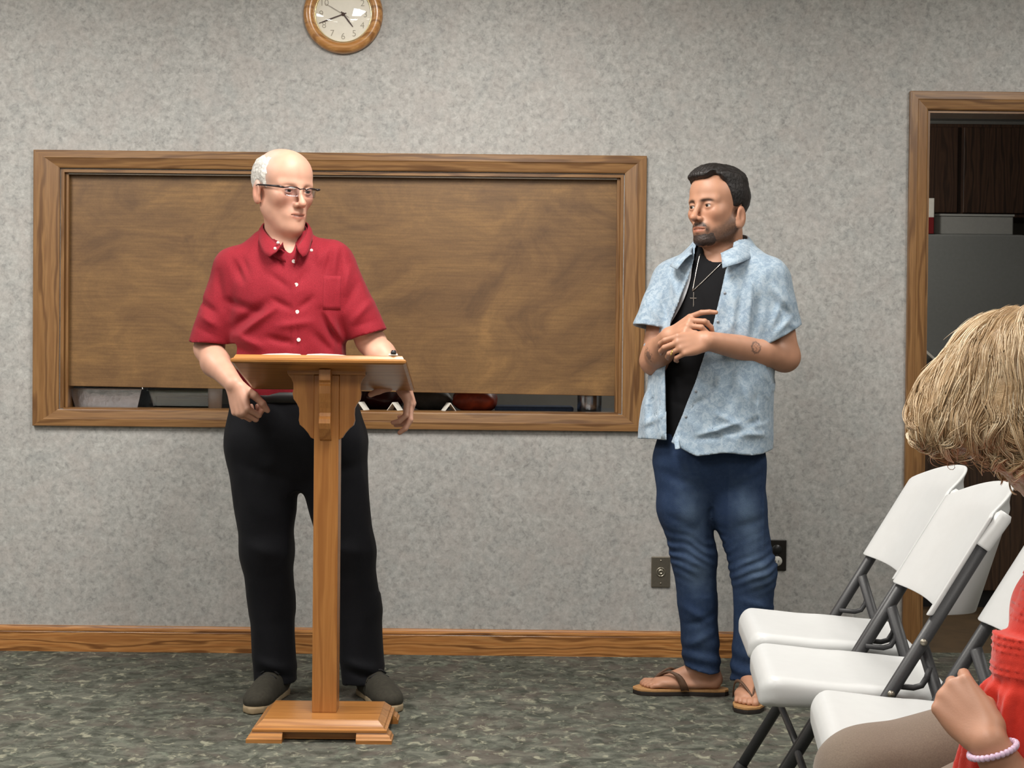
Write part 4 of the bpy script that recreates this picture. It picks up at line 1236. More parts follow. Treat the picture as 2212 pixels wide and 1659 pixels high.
for x, z in ((-.088, 1.395), (-.0765, 1.321), (-.0715, 1.236), (-.066, 1.149), (-.063, 1.06)):
    y = surf_y(shirt, x, z)
    MB().lathe([(.0062, 0), (.0062, .0025), (.0048, .0034), (.0036, .0026), (.0005, .0026)], 18, lambda a, b, h: (a, -h, b)).build('button', BTN, so, True, loc=(x, y + .0003, z))
for x, y, z in ((-.140, -.128, 1.432), (-.136, -.096, 1.452), (-.028, -.118, 1.428)):
    MB().lathe([(.0046, 0), (.0046, .003), (.0005, .0036)], 14, lambda a, b, h: (a, -h, b)).build('collar_button', BTN, so, True, loc=(x, y, z))
# pocket
pts = [[(x, surf_y(shirt, x, z) - .0006, z) for x in np.linspace(.006, .058, 9)] for z in np.linspace(1.352, 1.245, 9)]
sheet('chest_pocket', pts, .0012, REDM, so, -1)
# trousers
NAVY = fabric('dark_navy_twill', rgb(7, 8, 14), rgb(12, 13, 20), 500, .8, .02, .2)
tr = Sdf()
tr.add(zloft([(.67, -.086, .03, .150, .070, 0, 2.2), (.73, -.088, .03, .195, .105, 0, 2.3), (.83, -.093, .03, .224, .140, 0, 2.4), (.92, -.096, .025, .208, .135, 0, 2.3), (.985, -.10, .02, .190, .129, 0, 2.3)]))
for hp, kn, cf, an in (((-.196, .03, .80), (-.182, .015, .475), (-.168, .035, .28), (-.152, .030, .045)), ((.012, .03, .80), (.078, .015, .477), (.112, .035, .28), (.130, .030, .050))):
    tr.add(ecap(hp, kn, (.118, .122), (.082, .088), (1, 0, 0)), .03)
    tr.add(ecap(kn, cf, (.081, .088), (.073, .080), (1, 0, 0)), .03); tr.add(ecap(cf, an, (.072, .080), (.067, .082), (1, 0, 0), True), .01)
tr.field(crumple(.004, 11, (1, 1, .55), 31), .03); tr.field(folds([(-.21, .13, -.10, .10, .016, .008), (-.2, .09, -.1, .075, .012, -.006), (.07, .13, .19, .10, .016, .009), (.07, .10, .2, .07, .012, -.006), (-.24, .50, -.12, .47, .02, .006), (.02, .50, .15, .48, .02, .006), (-.26, .76, -.08, .70, .02, -.005), (.12, .76, -.05, .70, .02, -.005)], .1), .04)
tr.field(lambda p, d: np.maximum(d, .042 + .12 * np.clip(-p[:, 1] - .02, 0, .1) - p[:, 2]))
to = tr.mesh('trousers', .0055, NAVY, red)
mb = MB(); ring = [(-.099 + .197 * math.cos(a) , .021 + .1365 * math.sin(a), .968) for a in np.linspace(0, 2 * math.pi, 48, endpoint=False)]
pts = [[(-.099 + .195 * abs(math.cos(a)) ** (2 / 2.3) * np.sign(math.cos(a)), .021 + .1335 * abs(math.sin(a)) ** (2 / 2.3) * np.sign(math.sin(a)), z) for a in np.linspace(0, 2 * math.pi, 61)] for z in (.952, .968, .985)]
sheet('belt', pts, .003, plain('black_leather', rgb(20, 18, 18), .4), to, -1)
GREEN = plain('olive_suede', rgb(52, 49, 40), .9, noise=.2, nscale=90)
SOLE = plain('cream_rubber', rgb(150, 132, 104), .7); LACE = plain('black_lace', rgb(16, 16, 18), .7)
shoe(red, (-.140, .090), (-.186, -.225), GREEN, SOLE, LACE)
shoe(red, (.125, .095), (.248, -.185), GREEN, SOLE, LACE)
# ================================================================== man in the open blue shirt
BB = (.62, 4.95, 0)
blue = tag(empty('person', BB), 'dark-haired bearded person in open pale blue shirt and jeans with clasped hands', 'person')
hb = Head((.040, -.012, 1.592), -.84, -.02, .03, 1.06)
YB = -.60
Lb, Fb = np.array((math.cos(YB), math.sin(YB), 0)), np.array((math.sin(YB), -math.cos(YB), 0))
bod = Sdf(); hb.build(bod, nose=.9, jaw=1.08, eye_h=.0034, ear_u=-.034)
bod.add(cap((.060, .022, 1.54), (.058, .012, 1.40), .062, .070), .035)
bod.add(cap((.05, .01, 1.36), (.025, .0, .85), .09, .09), .04)
bod.add(cap((-.085, .09, 1.375), (.185, -.075, 1.375), .045, .045), .03)
# near (left) arm and far (right) arm
elL, wrL = np.array((.250, -.070, 1.112)), np.array((-.018, -.245, 1.158))
bod.add(cap((.200, -.085, 1.36), elL, .052, .046), .02); bod.add(cap(elL, lerp(elL, wrL, .32), .047, .0455), .02); bod.add(cap(lerp(elL, wrL, .32), wrL, .0455, .0295), .02)
elR, wrR = np.array((-.158, .015, 1.095)), np.array((-.128, -.165, 1.172))
bod.add(cap((-.105, .09, 1.36), elR, .050, .044), .02); bod.add(cap(elR, lerp(elR, wrR, .4), .045, .043), .02); bod.add(cap(lerp(elR, wrR, .4), wrR, .043, .030), .02)
hand(bod, wrL, (-.93, -.16, -.16), (-.12, -.93, .30), (0, 0, 1), [(.55, .65, .35), (.65, .75, .4), (.75, .8, .4), (.85, .8, .4)], [(.55, .55, -.6), (.75, .2, -.6), (.85, 0, -.5)], 1.0, .06)
hand(bod, wrR, (.55, -.62, .40), (-.45, -.55, .65), (.7, .2, .6), [(.25, .35, .2), (.75, .9, .5), (.8, .9, .5), (.85, .9, .5)], [(.6, .5, -.5), (.8, .1, -.5), (.9, 0, -.4)], .98, .05)
# legs and bare feet
for hp, kn, an in (((-.055, .02, .80), (-.018, .03, .463), (.022, .045, .085)), ((.10, -.01, .80), (.165, -.025, .43), (.160, .0, .085))):
    bod.add(cap(hp, kn, .07, .048), .02); bod.add(cap(kn, an, .048, .034), .02)
def foot(sd, heel, toe, side, zs=.022):
    """side = +1 when the big toe lies on the left of the walking direction"""
    h, t = np.array([*heel, 0.]), np.array([*toe, 0.]); d = nrm(t - h); L = np.linalg.norm(t - h); s = np.cross((0, 0, 1), d) * side; up = np.array((0, 0, 1.))
    P = lambda a, b, c: h + d * a * L + s * b + up * (c + zs)
    sd.add(cap(P(.12, 0, .030), P(.20, 0, .075), .030, .034), .02)
    sd.add(cap(P(.22, 0, .062), P(.62, .006, .026), .036, .024), .02)
    sd.add(ell(P(.66, 0, .018), (.055, .042, .020), np.array([d, s, up])), .02)
    sd.add(ell(P(.40, -.012, .014), (.085, .026, .016), np.array([d, s, up])), .02)
    for b, a0, a1, r in ((.027, .74, .955, .0135), (.008, .76, .955, .0092), (-.007, .75, .93, .0088), (-.020, .73, .90, .0083), (-.032, .70, .86, .0080)):
        sd.add(cap(P(a0, b * .95, .012), P(a1 - .03, b, .010), r, r), .006); sd.add(cap(P(a1 - .03, b, .010), P(a1, b, .006), r, r * .85), .002)
foot(bod, (.085, .048), (-.190, .060), -1)
foot(bod, (.172, .045), (.120, -.205), -1 * -1)
SK2 = (lin(184), lin(136), lin(110))
DARKH = np.array(rgb(32, 24, 22)[:3])
def blue_face(C, L, V, on):
    f, l, u = L.T; al = np.abs(l)
    br = np.clip(1.4 * np.exp(-(((al - .030) / .019) ** 4 + ((u - .0135 - .0016 * np.cos((al - .03) * 90) + .06 * np.maximum(al - .036, 0)) / .0042) ** 2)), 0, 1) * (f > .05) * on * .88
    C = C * (1 - br[:, None]) + DARKH * br[:, None]
    # beard: along the jaw up to the sideburn, chin and moustache
    top = np.interp(f, [-.03, .0, .02, .04, .06, .08, .11], [.02, .012, -.030, -.050, -.062, -.078, -.080])
    b = 1 / (1 + np.exp((u - top) / .004)) * (1 / (1 + np.exp(-(f + .014) / .004))) * np.clip((u + .128) / .02, 0, 1)
    mo = np.clip(1.5 * np.exp(-((al / .030) ** 4 + ((u + .0575 + .35 * np.maximum(al - .014, 0)) / .0070) ** 4)), 0, 1) * (f > .07)
    mo2 = np.clip(1.3 * np.exp(-(((al - .029) / .006) ** 2 + ((u + .074) / .015) ** 2)), 0, 1) * (f > .06)
    lipx = np.clip(1.5 * np.exp(-((al / .020) ** 4 + ((u + .0725) / .008) ** 4)), 0, 1) * (f > .07)
    soft = np.clip(1.4 * np.exp(-((al / .012) ** 2 + ((u + .086) / .006) ** 2)), 0, 1) * (f > .06) * .0
    m = np.clip(np.maximum.reduce([b * .85, mo * .9, mo2 * .85]) * (1 - lipx) * on, 0, 1)
    m *= np.clip(.95 + .16 * hnoise(V, 330, 5), 0, 1) * (al < .073)
    m = m[:, None]
    gd = np.clip((f - .045) / .03, 0, 1)[:, None]
    C = C * (1 - m) + (np.array(rgb(70, 54, 44)[:3]) * (1 - gd) + np.array(rgb(50, 37, 31)[:3]) * gd) * m
    return C
def blue_extra(fn):
    def g(V, sd):
        C = fn(V, sd)
        # small line tattoos on the forearms
        for c, r, a in ((lerp(elL, wrL, .42) + np.array((0, -.044, .008)), .022, 0), (lerp(elR, wrR, .30) + np.array((-.02, -.030, .0)), .028, 1)):
            q = V - c; rad = np.sqrt((q ** 2).sum(1))
            ink = (np.abs(np.sin(q[:, 0] * 260 + 1.2 * np.sin(q[:, 2] * 300))) < .30) | (np.abs(rad - r * .75) < .0022)
            m = (ink & (rad < r)) * .62
            C = C * (1 - m[:, None]) + np.array((.03, .03, .035)) * m[:, None]
        return C
    return g
bod.mesh('body', .0029, SKIN_M, blue, blue_extra(skin_color(SK2, hb, blue_face, .3, .5)))
hb.eyeballs(blue, (1, -.25, -.02))
# hair combed back with a side part
def hair_blue():
    sd = Sdf(); hb.build(sd, ears=False, eyes=False)
    def fld(p, d):
        L = hb.loc(p); f, l, u = L.T; al = np.abs(l)
        lo = np.interp(f, [-.12, -.07, -.040, -.026, -.010, .010, .026, .040, .06, .10], [-.080, -.075, -.055, .005, -.004, -.004, .030, .066, .078, .080]).astype(np.float32)
        lo = lo + .016 * np.exp(-((l - .044) / .012) ** 2) * np.clip((f - .02) / .03, 0, 1)
        r = lo - u
        topm = np.clip((u - .062) / .035, 0, 1)
        quiff = np.clip((f - .005) / .06, 0, 1)
        part = np.exp(-((l - .050) / .0035) ** 2) * np.clip((u - .05) / .02, 0, 1) * np.clip((f + .04) / .03, 0, 1)
        t = .0050 + .0105 * topm + .007 * topm * quiff - .006 * part
        st = np.sin(l * 620 + 2.5 * hnoise(p, 40, 3) + f * 60)
        t = t + .0011 * st * np.clip(topm + .25, 0, 1) + .0010 * hnoise(p, 170, 6)
        r = r + .002 * hnoise(p, 140, 22)
        t = t * np.clip(-r / .009, 0, 1) ** .6 - .0005
        return smax(d - t * hb.sc, r * hb.sc, .002)
    sd.field(fld)
    def colr(V, s):
        L = hb.loc(V); return np.array(rgb(30, 25, 24)[:3]) * (1 + .45 * (np.sin(L[:, 1] * 620 + 2.5 * hnoise(V, 40, 3) + L[:, 0] * 60))[:, None] * .7 + .3 * hnoise(V, 160, 2)[:, None])
    sd.mesh('hair', .0026, HAIR_M, blue, colr)
hair_blue()
def beard_blue():
    sd = Sdf(); hb.build(sd, ears=False, eyes=False, jaw=1.08)
    def fld(p, d):
        L = hb.loc(p); f, l, u = L.T; al = np.abs(l)
        top = np.interp(f, [-.03, .0, .02, .04, .06, .08, .11], [.0, -.010, -.040, -.060, -.072, -.086, -.088]).astype(np.float32)
        chin = np.maximum.reduce([u + .084 - .25 * np.maximum(al - .018, 0), .056 - f, -.124 - u, al - .044])
        lipb = np.sqrt((l / .019) ** 2 + ((u + .0725) / .0095) ** 2) - 1
        mo = np.maximum.reduce([np.abs(u + .0572 + .42 * np.maximum(al - .012, 0)) - .0062, al - .031, .06 - f])
        mo2 = np.maximum.reduce([np.sqrt(((al - .029) / .006) ** 2 + ((u + .074) / .016) ** 2) * .006 - .006, .05 - f])
        r = np.minimum(np.minimum(chin, mo), mo2)
        r = np.maximum(r, -lipb * .012)
        t = .0016 + .0009 * hnoise(p, 300, 6) + .001 * np.clip((-.095 - u) / .02, 0, 1)
        r = r + .0025 * hnoise(p, 120, 21)
        t = t * np.clip(-r / .018, 0, 1) - .0004
        return smax(d - t * hb.sc, r * hb.sc, .002)
    sd.field(fld)
    sd.mesh('beard', .0024, HAIR_M, blue, lambda V, s: np.array(rgb(54, 40, 34)[:3]) * (1 + .4 * hnoise(V, 330, 2)[:, None]))
beard_blue()
# black T-shirt
BLK = fabric('black_tee_jersey', rgb(9, 9, 12), rgb(14, 14, 18), 500, .85, .02, .15)
tee = Sdf()
tee.add(zloft([(.815, .018, .0, .172, .122, YB, 2.2), (.95, .022, .0, .170, .122, YB, 2.2), (1.10, .035, .0, .172, .120, YB, 2.2), (1.25, .048, .0, .176, .118, YB, 2.3), (1.34, .053, .004, .170, .106, YB, 2.3), (1.40, .056, .010, .145, .092, YB, 2.2), (1.445, .058, .014, .098, .080, YB, 2), (1.475, .060, .018, .074, .070, YB, 2)]))
tee.field(crumple(.0025, 13, (1, 1, .7), 5), .03)
tee.field(folds([(-.10, 1.05, -.03, 1.0, .012, -.004), (-.11, .97, -.05, .95, .012, -.004), (-.02, 1.36, .0, 1.25, .012, .003)], .1), .03)
tee.sub(cap((.058, -.030, 1.452), (.060, .03, 1.56), .066, .09), .006)
te = tee.mesh('t_shirt', .0045, BLK, blue)
# open shirt
def blue_print():
    m, nt, b = new_mat('pale_blue_leaf_print', .8, spec=.2); N = NT(nt); v = N.coord(rand=False)
    n1 = N.noise(v, 52, 3, .6, 1.0); n2 = N.noise(v, 100, 3, .6, 1.4); n3 = N.noise(v, 480, 2)
    c = N.ramp(n1, [(.38, rgb(138, 157, 175)), (.50, rgb(153, 171, 187)), (.60, rgb(172, 187, 199))])
    c = N.mix(N.ramp(n2, [(.52, BW(0)), (.64, BW(.6))]), c, rgb(182, 196, 207))
    c = N.mix(N.ramp(n3, [(.35, BW(.25)), (.65, BW(0))]), c, rgb(114, 136, 160))
    N.l(c, b.inputs['Base Color']); N.bump(n3, b, .25, .002); b.inputs['Sheen Weight'].default_value = .2
    return m
BLUEM = blue_print()
SEC = [(.79, .004, .0, .226, .172, YB, 2.2), (.95, .016, 0, .212, .162, YB, 2.2), (1.10, .030, 0, .206, .153, YB, 2.2), (1.25, .046, 0, .203, .143, YB, 2.3), (1.34, .052, .003, .196, .127, YB, 2.4), (1.405, .056, .008, .166, .106, YB, 2.3), (1.45, .059, .013, .116, .088, YB, 2.1), (1.495, .061, .018, .084, .076, YB, 2)]
osh = Sdf(); loft = zloft(SEC); osh.add(loft)
ARMS = (((.188, -.075, 1.352), (.218, -.082, 1.170), (.55, .0, -1), .078, .086), ((-.088, .082, 1.358), (-.163, .030, 1.200), (-.18, -.1, -1), .072, .066))
for (sh_, hm, tl, r0, r1), nk in zip(ARMS, ((.11, -.03, 1.425), (.0, .045, 1.425))):
    osh.add(cap(nk, sh_, .048, .064), .04)
    a_ = np.array(sh_); b_ = np.array(hm); e_ = nrm(b_ - a_)
    osh.add(cap(a_, b_ + e_ * .07, r0, r1 + (r1 - r0) * .07 / np.linalg.norm(b_ - a_)), .022)
XL = ([.78, .83, 1.06, 1.22, 1.36, 1.42, 1.52], [-.125, -.127, -.130, -.113, -.060, -.040, -.02])
XR = ([.78, .82, 1.03, 1.18, 1.38, 1.44, 1.52], [-.135, -.120, -.042, .003, .050, .075, .09])
def open_shirt(p, d):
    x, y, z = p.T
    ld = loft.fn(p)
    d = np.maximum(d, -(d + .0115))            # cloth thickness
    for i, (sh_, hm, tl, r0, r1) in enumerate(ARMS):
        n = _f(nrm(tl)); q = p - _f(hm)
        a_, b_ = _f(sh_), _f(hm); ab = b_ - a_; L = np.linalg.norm(ab); ax = ab / L
        t = ((p - a_) @ ax); rr = np.sqrt((((p - a_) - t[:, None] * ax) ** 2).sum(1)) - (r0 + (r1 - r0) * np.clip(t / L, 0, 1.6))
        rem = np.maximum.reduce([-(q @ n), rr - .016, .004 - ld])
        d = np.maximum(d, -rem)
        wall = np.maximum.reduce([ld, -(ld + .010), rr - .030, -(q @ n) - .015])
        d = np.minimum(d, wall)
    # front opening
    xl = np.interp(z, *XL).astype(np.float32); xr = np.interp(z, *XR).astype(np.float32)
    cut = np.maximum.reduce([xl - x, x - xr, y - .03 + .3 * np.clip(z - 1.40, 0, 1)])
    d = np.maximum(d, -cut)
    d = np.maximum(d, z - 1.488)
    # curved hem
    hem = .838 - .035 * np.clip((x + .12) / .08, 0, 1) + .006 * np.sin(x * 30) + .012 * np.clip((x - .1) / .1, 0, 1)
    return np.maximum(d, hem - z)
osh.field(folds([  # ridges and grooves on the front, seen from the hall
 (.10, 1.36, .085, 1.20, .011, -.006), (.125, 1.34, .115, 1.18, .010, .006), (.15, 1.30, .135, 1.19, .012, -.008), (.07, 1.28, .06, 1.16, .010, .004),
 (.03, 1.08, .02, .92, .014, .006), (.07, 1.07, .06, .95, .012, -.007), (.10, 1.02, .14, .90, .014, .007), (.02, .93, .10, .89, .010, .007), (-.03, .865, .09, .905, .008, .008), (-.04, .850, .10, .880, .010, -.006),
 (.12, .90, .20, .93, .010, -.006), (.10, .87, .19, .865, .010, .006), (.15, .98, .20, .95, .012, -.006), (-.06, .95, -.01, .98, .010, -.005), (.0, .88, .06, .86, .009, .005),
 (-.16, 1.02, -.17, .88, .012, -.005), (-.185, .98, -.20, .87, .012, .007), (-.15, .95, -.15, .86, .008, .006), (-.14, .92, -.19, .89, .010, .005),
 (.20, 1.33, .25, 1.26, .012, .007), (.19, 1.30, .27, 1.22, .012, -.006), (.22, 1.28, .19, 1.20, .010, .006), (.26, 1.24, .20, 1.18, .010, .006), (.24, 1.20, .28, 1.19, .009, -.005),
 (-.14, 1.30, -.12, 1.22, .010, -.006), (-.17, 1.27, -.15, 1.22, .009, .005), (-.11, 1.36, -.09, 1.28, .010, .005)], .12, 1.5), .04)
osh.field(crumple(.0042, 15, (1, 1, .7), 21), .035)
osh.field(open_shirt, .06)
osh.sub(cap((.060, .0, 1.455), (.062, .0, 1.60), .072, .085), .004)
os_ = osh.mesh('shirt', .0042, BLUEM, blue)
# plackets along both front edges
def front_y(x, z): return surf_y(osh, x, z, -.25, .06)
for X, dx in ((XR, .020), (XL, -.017)):
    rows = []
    for z in np.linspace(.826 if dx > 0 else .845, 1.385, 26):
        e = float(np.interp(z, *X)) + (.002 if dx > 0 else -.002)
        rows.append([(e + dx * t, front_y(e + dx * max(t, .15), z) - .002 * math.sin(math.pi * min(1, t + .2)), z) for t in np.linspace(0, 1, 5)])
    sheet('placket', rows, .0028, BLUEM, os_, -1 if dx > 0 else 1)
LIN = plain('white_shirt_lining', rgb(214, 218, 224), .8, noise=.05)
rows = []
for z in np.linspace(1.205, 1.405, 14):
    e = float(np.interp(z, *XL)); wd_ = .018 * math.sin(math.pi * (.12 + .8 * (z - 1.205) / .2))
    rows.append([(e - .004 + wd_ * t, surf_y(tee, e + wd_ * t, z, -.25, .06) - .004 - .007 * (1 - t), z) for t in np.linspace(0, 1, 4)])
sheet('front_lining', rows, .002, LIN, os_, 1)
for z in (1.31, 1.22, 1.00, .92):
    x = float(np.interp(z, *XR)) + .011
    MB().lathe([(.0045, 0), (.0045, .002), (.0005, .0026)], 14, lambda a, b, h: (a, -h, b)).build('button', plain('grey_button', rgb(150, 156, 164), .35), os_, True, loc=(x, front_y(x, z) - .003, z))
# collar: raised at the back, leaves falling open to both sides
def open_collar():
    c = (.060, .006)
    rows = []
    for t in np.linspace(-1, 1, 45):
        ph = t * 2.55 - YB * 0; a = ph + (-YB)   # angle from the back of the neck
        dirv = np.array((math.sin(ph + .60), math.cos(ph + .60), 0)) if False else None
        # back direction of the body and its left
        bk, lf = -Fb, Lb
        dv = bk * math.cos(ph) + lf * math.sin(ph)
        at_ = abs(t)
        T_ = np.array((c[0], c[1], 0)) + dv * (.080 + .010 * at_ ** 3) + Fb * .045 * at_ ** 2; T_[2] = 1.512 - .075 * at_ ** 1.8
        wdt = .030 + .030 * at_ ** 1.5 + .012 * math.exp(-((at_ - .9) / .1) ** 2)
        E_ = T_ + dv * wdt * (.75 + .35 * at_); E_[2] = T_[2] - .038 - .012 * at_
        if at_ > .92: E_ = E_ - dv * .018 * (at_ - .92) / .08
        rows.append([T_, lerp(T_, E_, .15) + np.array((0, 0, .006)), lerp(T_, E_, .5) + np.array((0, 0, .008)), lerp(T_, E_, .8) + np.array((0, 0, .004)), E_])
    sheet('collar', rows, .003, BLUEM, os_, 1)
open_collar()
# necklace with a cross
CHAIN = plain('silver', rgb(206, 198, 190), .25, .9)
nk = empty('necklace'); nk.parent = blue
def tee_y(x, z): return surf_y(tee, x, z, -.25, .05) - .003
pl_, pr_ = [], []
for t in np.linspace(0, 1, 14):
    x = -.018 + (-.046 + .018) * t ** .8; z = 1.440 + (1.318 - 1.440) * t; pl_.append((x, tee_y(x, z), z))
    x = .072 + (-.046 - .072) * t; z = 1.437 + (1.318 - 1.437) * t; pr_.append((x, tee_y(x, z), z))
mb = MB(); mb.tube(pl_, .0017, 6); mb.tube(pr_, .0017, 6); mb.build('chain', CHAIN, nk, True)
yc = tee_y(-.044, 1.29) - .001
MB().box((-.0455, yc - .002, 1.268), (-.0425, yc, 1.315)).box((-.055, yc - .002, 1.294), (-.033, yc, 1.2972)).build('cross_pendant', CHAIN, nk, bevel=.0006)
# ring on the near hand
rp = wrL + nrm((-.93, -.16, -.16)) * .118 + np.array((0, -.012, -.018))
MB().tube([tuple(rp + .0098 * (np.array((0, math.cos(a), 0)) * .9 + np.array((.25, 0, .9)) * math.sin(a))) for a in np.linspace(0, 2 * math.pi, 20, endpoint=False)], .0014, 6, True).build('ring', plain('gold', rgb(226, 190, 110), .25, .9), blue, True)
# jeans
JE = attr_mat('washed_denim', .85, bump=.35, bscale=380, spec=.15, var=.22)
jn = Sdf()
jn.add(zloft([(.63, .030, .008, .120, .060, -.2, 2.2), (.69, .028, .006, .155, .088, -.3, 2.3), (.76, .024, .005, .176, .118, -.4, 2.4), (.86, .022, .0, .172, .125, YB, 2.2)]))
for hp, th, kn, cf, an in (((-.062, .02, .76), (-.055, .022, .62), (-.020, .026, .455), (-.002, .040, .28), (.014, .045, .070)), ((.108, -.012, .76), (.118, -.016, .62), (.165, -.028, .42), (.170, -.012, .26), (.158, -.002, .052))):
    jn.add(ecap(hp, th, (.092, .105), (.082, .096), (1, 0, 0)), .03); jn.add(ecap(th, kn, (.082, .096), (.069, .077), (1, 0, 0)), .03)
    jn.add(ecap(kn, cf, (.069, .077), (.062, .072), (1, 0, 0)), .03); jn.add(ecap(cf, an, (.062, .072), (.058, .070), (1, 0, 0), True), .01)
def knee_folds(p, d):
    x, y, z = p.T; left = x < .07
    zc = np.where(left, .47, .44)
    g = np.exp(-((z - zc) / .075) ** 2) * np.clip((.06 - y) / .05, 0, 1)
    ph = z * 205 + np.where(left, 9, -12) * (x - np.where(left, -.02, .165)) * 9 + 1.6 * np.sin(x * 34) + 2.2 * hnoise(p, 14, 4)
    d = d - .0030 * g * np.sin(ph) * np.clip(.55 + .9 * hnoise(p, 22, 12), 0, 1.2)
    g2 = np.exp(-((z - .11) / .06) ** 2)
    return d - .0035 * g2 * np.sin(z * 110 + 20 * x + 2 * hnoise(p, 9, 8))
jn.field(knee_folds, .04); jn.field(crumple(.0028, 13, (1, 1, .6), 41), .03)
jn.field(folds([(-.06, .30, .03, .25, .014, .006), (-.04, .24, .05, .28, .012, -.005), (-.05, .17, .04, .22, .014, .006), (.12, .33, .22, .31, .012, .005), (-.14, .74, .0, .68, .016, -.005), (.18, .74, .06, .68, .016, -.004), (.03, .66, .03, .60, .012, -.006), (-.12, .60, -.03, .56, .014, -.004), (.20, .60, .1, .57, .014, -.004), (.192, .80, .186, .50, .004, .003)], .1), .04)
jn.field(lambda p, d: np.maximum(d, np.where(p[:, 0] < .088, .080 + .25 * np.clip(-p[:, 0] + .03, 0, .1), .058 + .20 * np.clip(-p[:, 1], 0, .08)) - p[:, 2]))
def denim(V, sd):
    x, y, z = V.T; left = x < .07
    base = np.array(rgb(40, 56, 84)[:3]); pale = np.array(rgb(104, 124, 148)[:3])
    cx = np.where(left, np.interp(z, [.1, .45, .75], [.01, -.02, -.055]), np.interp(z, [.1, .43, .75], [.16, .165, .105]))
    fade = np.exp(-((x - cx) / .045) ** 2) * np.clip((.03 - y) / .05, 0, 1) * (np.exp(-((z - .60) / .10) ** 2) * .42 + np.exp(-((z - .42) / .07) ** 2) * .40 + np.exp(-((z - .2) / .08) ** 2) * .12)
    fade = np.clip(fade * (1 + .5 * hnoise(V, 45, 3)) + .05 * hnoise(V, 120, 1), 0, 1)[:, None]
    return base * (1 - fade) + pale * fade
jo = jn.mesh('jeans', .0045, JE, blue, denim)
# seams down the outer leg
# sandals
FOOTBED = plain('tan_footbed', rgb(176, 132, 84), .75, noise=.12, nscale=80); SOLEB = plain('dark_rubber_sole', rgb(34, 26, 22), .7); STRAP = plain('brown_leather_strap', rgb(92, 66, 48), .6, noise=.15, nscale=120)
def sandal(heel, toe, side):
    h, t = np.array([*heel, 0.]), np.array([*toe, 0.]); d = nrm(t - h); L = np.linalg.norm(t - h); s = np.cross((0, 0, 1), d) * side; up = np.array((0, 0, 1.))
    root = empty('sandal'); root.parent = blue
    out = []
    xs = np.linspace(0, 1, 26)
    hw = lambda q: float(np.interp(q, [0, .04, .15, .4, .62, .78, .92, .98, 1], [.010, .026, .036, .035, .045, .050, .040, .022, .006]))
    off = lambda q: .006 * math.sin(q * 3.1)
    lf = [(q, hw(q)) for q in xs]
    poly = [h + d * (q * L) + s * (w_ + off(q)) for q, w_ in lf] + [h + d * (q * L) + s * (-w_ + off(q)) for q, w_ in lf[::-1]]
    for nm, z0, z1, m in (('sole', .0, .013, SOLEB), ('footbed', .0131, .022, FOOTBED)):
        mb = MB(); mb.prism(poly, lambda p, z0=z0: (p[0], p[1], z0), lambda p, z1=z1: (p[0], p[1], z1)); mb.build(nm, m, root, bevel=.002)
    P = lambda a, b, c: h + d * a * L + s * b + up * (c + .022)
    for nm, b1, hs in (('inner_strap', .046, 1), ('outer_strap', -.048, 1)):
        rows = []
        p0, p1, p2, p3 = P(.46, b1, .0), P(.53, b1 * 1.0, .082), P(.66, b1 * .45, .066), P(.80, .018, .016)
        for u in np.linspace(0, 1, 12):
            c = p0 * (1 - u) ** 3 + 3 * p1 * u * (1 - u) ** 2 + 3 * p2 * u * u * (1 - u) + p3 * u ** 3
            wd = .017 * (1 - u) + .007 * u
            rows.append([c - d * wd * .8 - up * .002, c + up * .002, c + d * wd * .8 - up * .003])
        sheet(nm, rows, .0035, STRAP, root, 1 if b1 < 0 else -1)
    MB().tube([P(.80, .018, .014), P(.815, .018, -.002)], .0042, 8).build('toe_post', STRAP, root, True)
sandal((.100, .046), (-.212, .062), -1)
sandal((.178, .062), (.116, -.228), 1)
# ================================================================== seated woman in the foreground
WB = (.93, 2.28, 0)
wom = tag(empty('person', WB), 'seated person with curly blond hair in orange-red blouse, seen from behind', 'person')
# upper body turned toward the speakers: forward, left and centre of the torso
FW, LW, CW = np.array((-.77, .64, 0)), np.array((-.64, -.77, 0)), np.array((-.062, -.070, 0))
def tw(f, l, z): return CW + FW * f + LW * l + np.array((0, 0, z))
AW = math.atan2(-.64, .77)
hw_ = Head((-.150, .0, 1.045), math.pi - .50, 0, 0, 1.0)
wb = Sdf(); hw_.build(wb, nose=.7, jaw=.92)
wb.add(cap((-.135, -.01, 1.00), tw(.0, 0, .86), .052, .060), .03)
wb.add(cap(tw(0, 0, .80), (-.01, .0, .56), .095, .10), .04)
wb.add(cap(tw(0, -.15, .81), tw(0, .15, .81), .045, .045), .03)
shW, elW, wrW = tw(.0, .172, .795), np.array((-.222, -.290, .470)), np.array((-.300, -.285, .604))
wb.add(cap(shW, elW, .045, .038), .02); wb.add(cap(elW, lerp(elW, wrW, .4), .038, .037), .02); wb.add(cap(lerp(elW, wrW, .4), wrW, .035, .024), .02)
elF = tw(-.04, -.21, .56); wrF = tw(.10, -.16, .50)
wb.add(cap(tw(0, -.17, .80), elF, .045, .038), .02); wb.add(cap(elF, wrF, .036, .026), .02)
hand(wb, wrW, (-.42, .62, .62), (-.55, -.62, .55), (.6, .4, .4), [(1.0, 1.45, .8), (1.1, 1.5, .8), (1.15, 1.5, .8), (1.2, 1.5, .8)], [(.8, .2, -.5), (.75, -.3, -.6), (.6, -.6, -.6)], .93)
hand(wb, wrF, FW * .9 + LW * .3 - np.array((0, 0, .15)), (0, 0, 1), (-.3, -1, 0), [(.4, .5, .3)] * 4, [(.6, .5, -.4), (.8, .2, -.4), (.9, 0, -.3)], .9)
SK3 = (lin(184), lin(134), lin(108))
wb.mesh('body', .0034, SKIN_M, wom, skin_color(SK3, hw_))
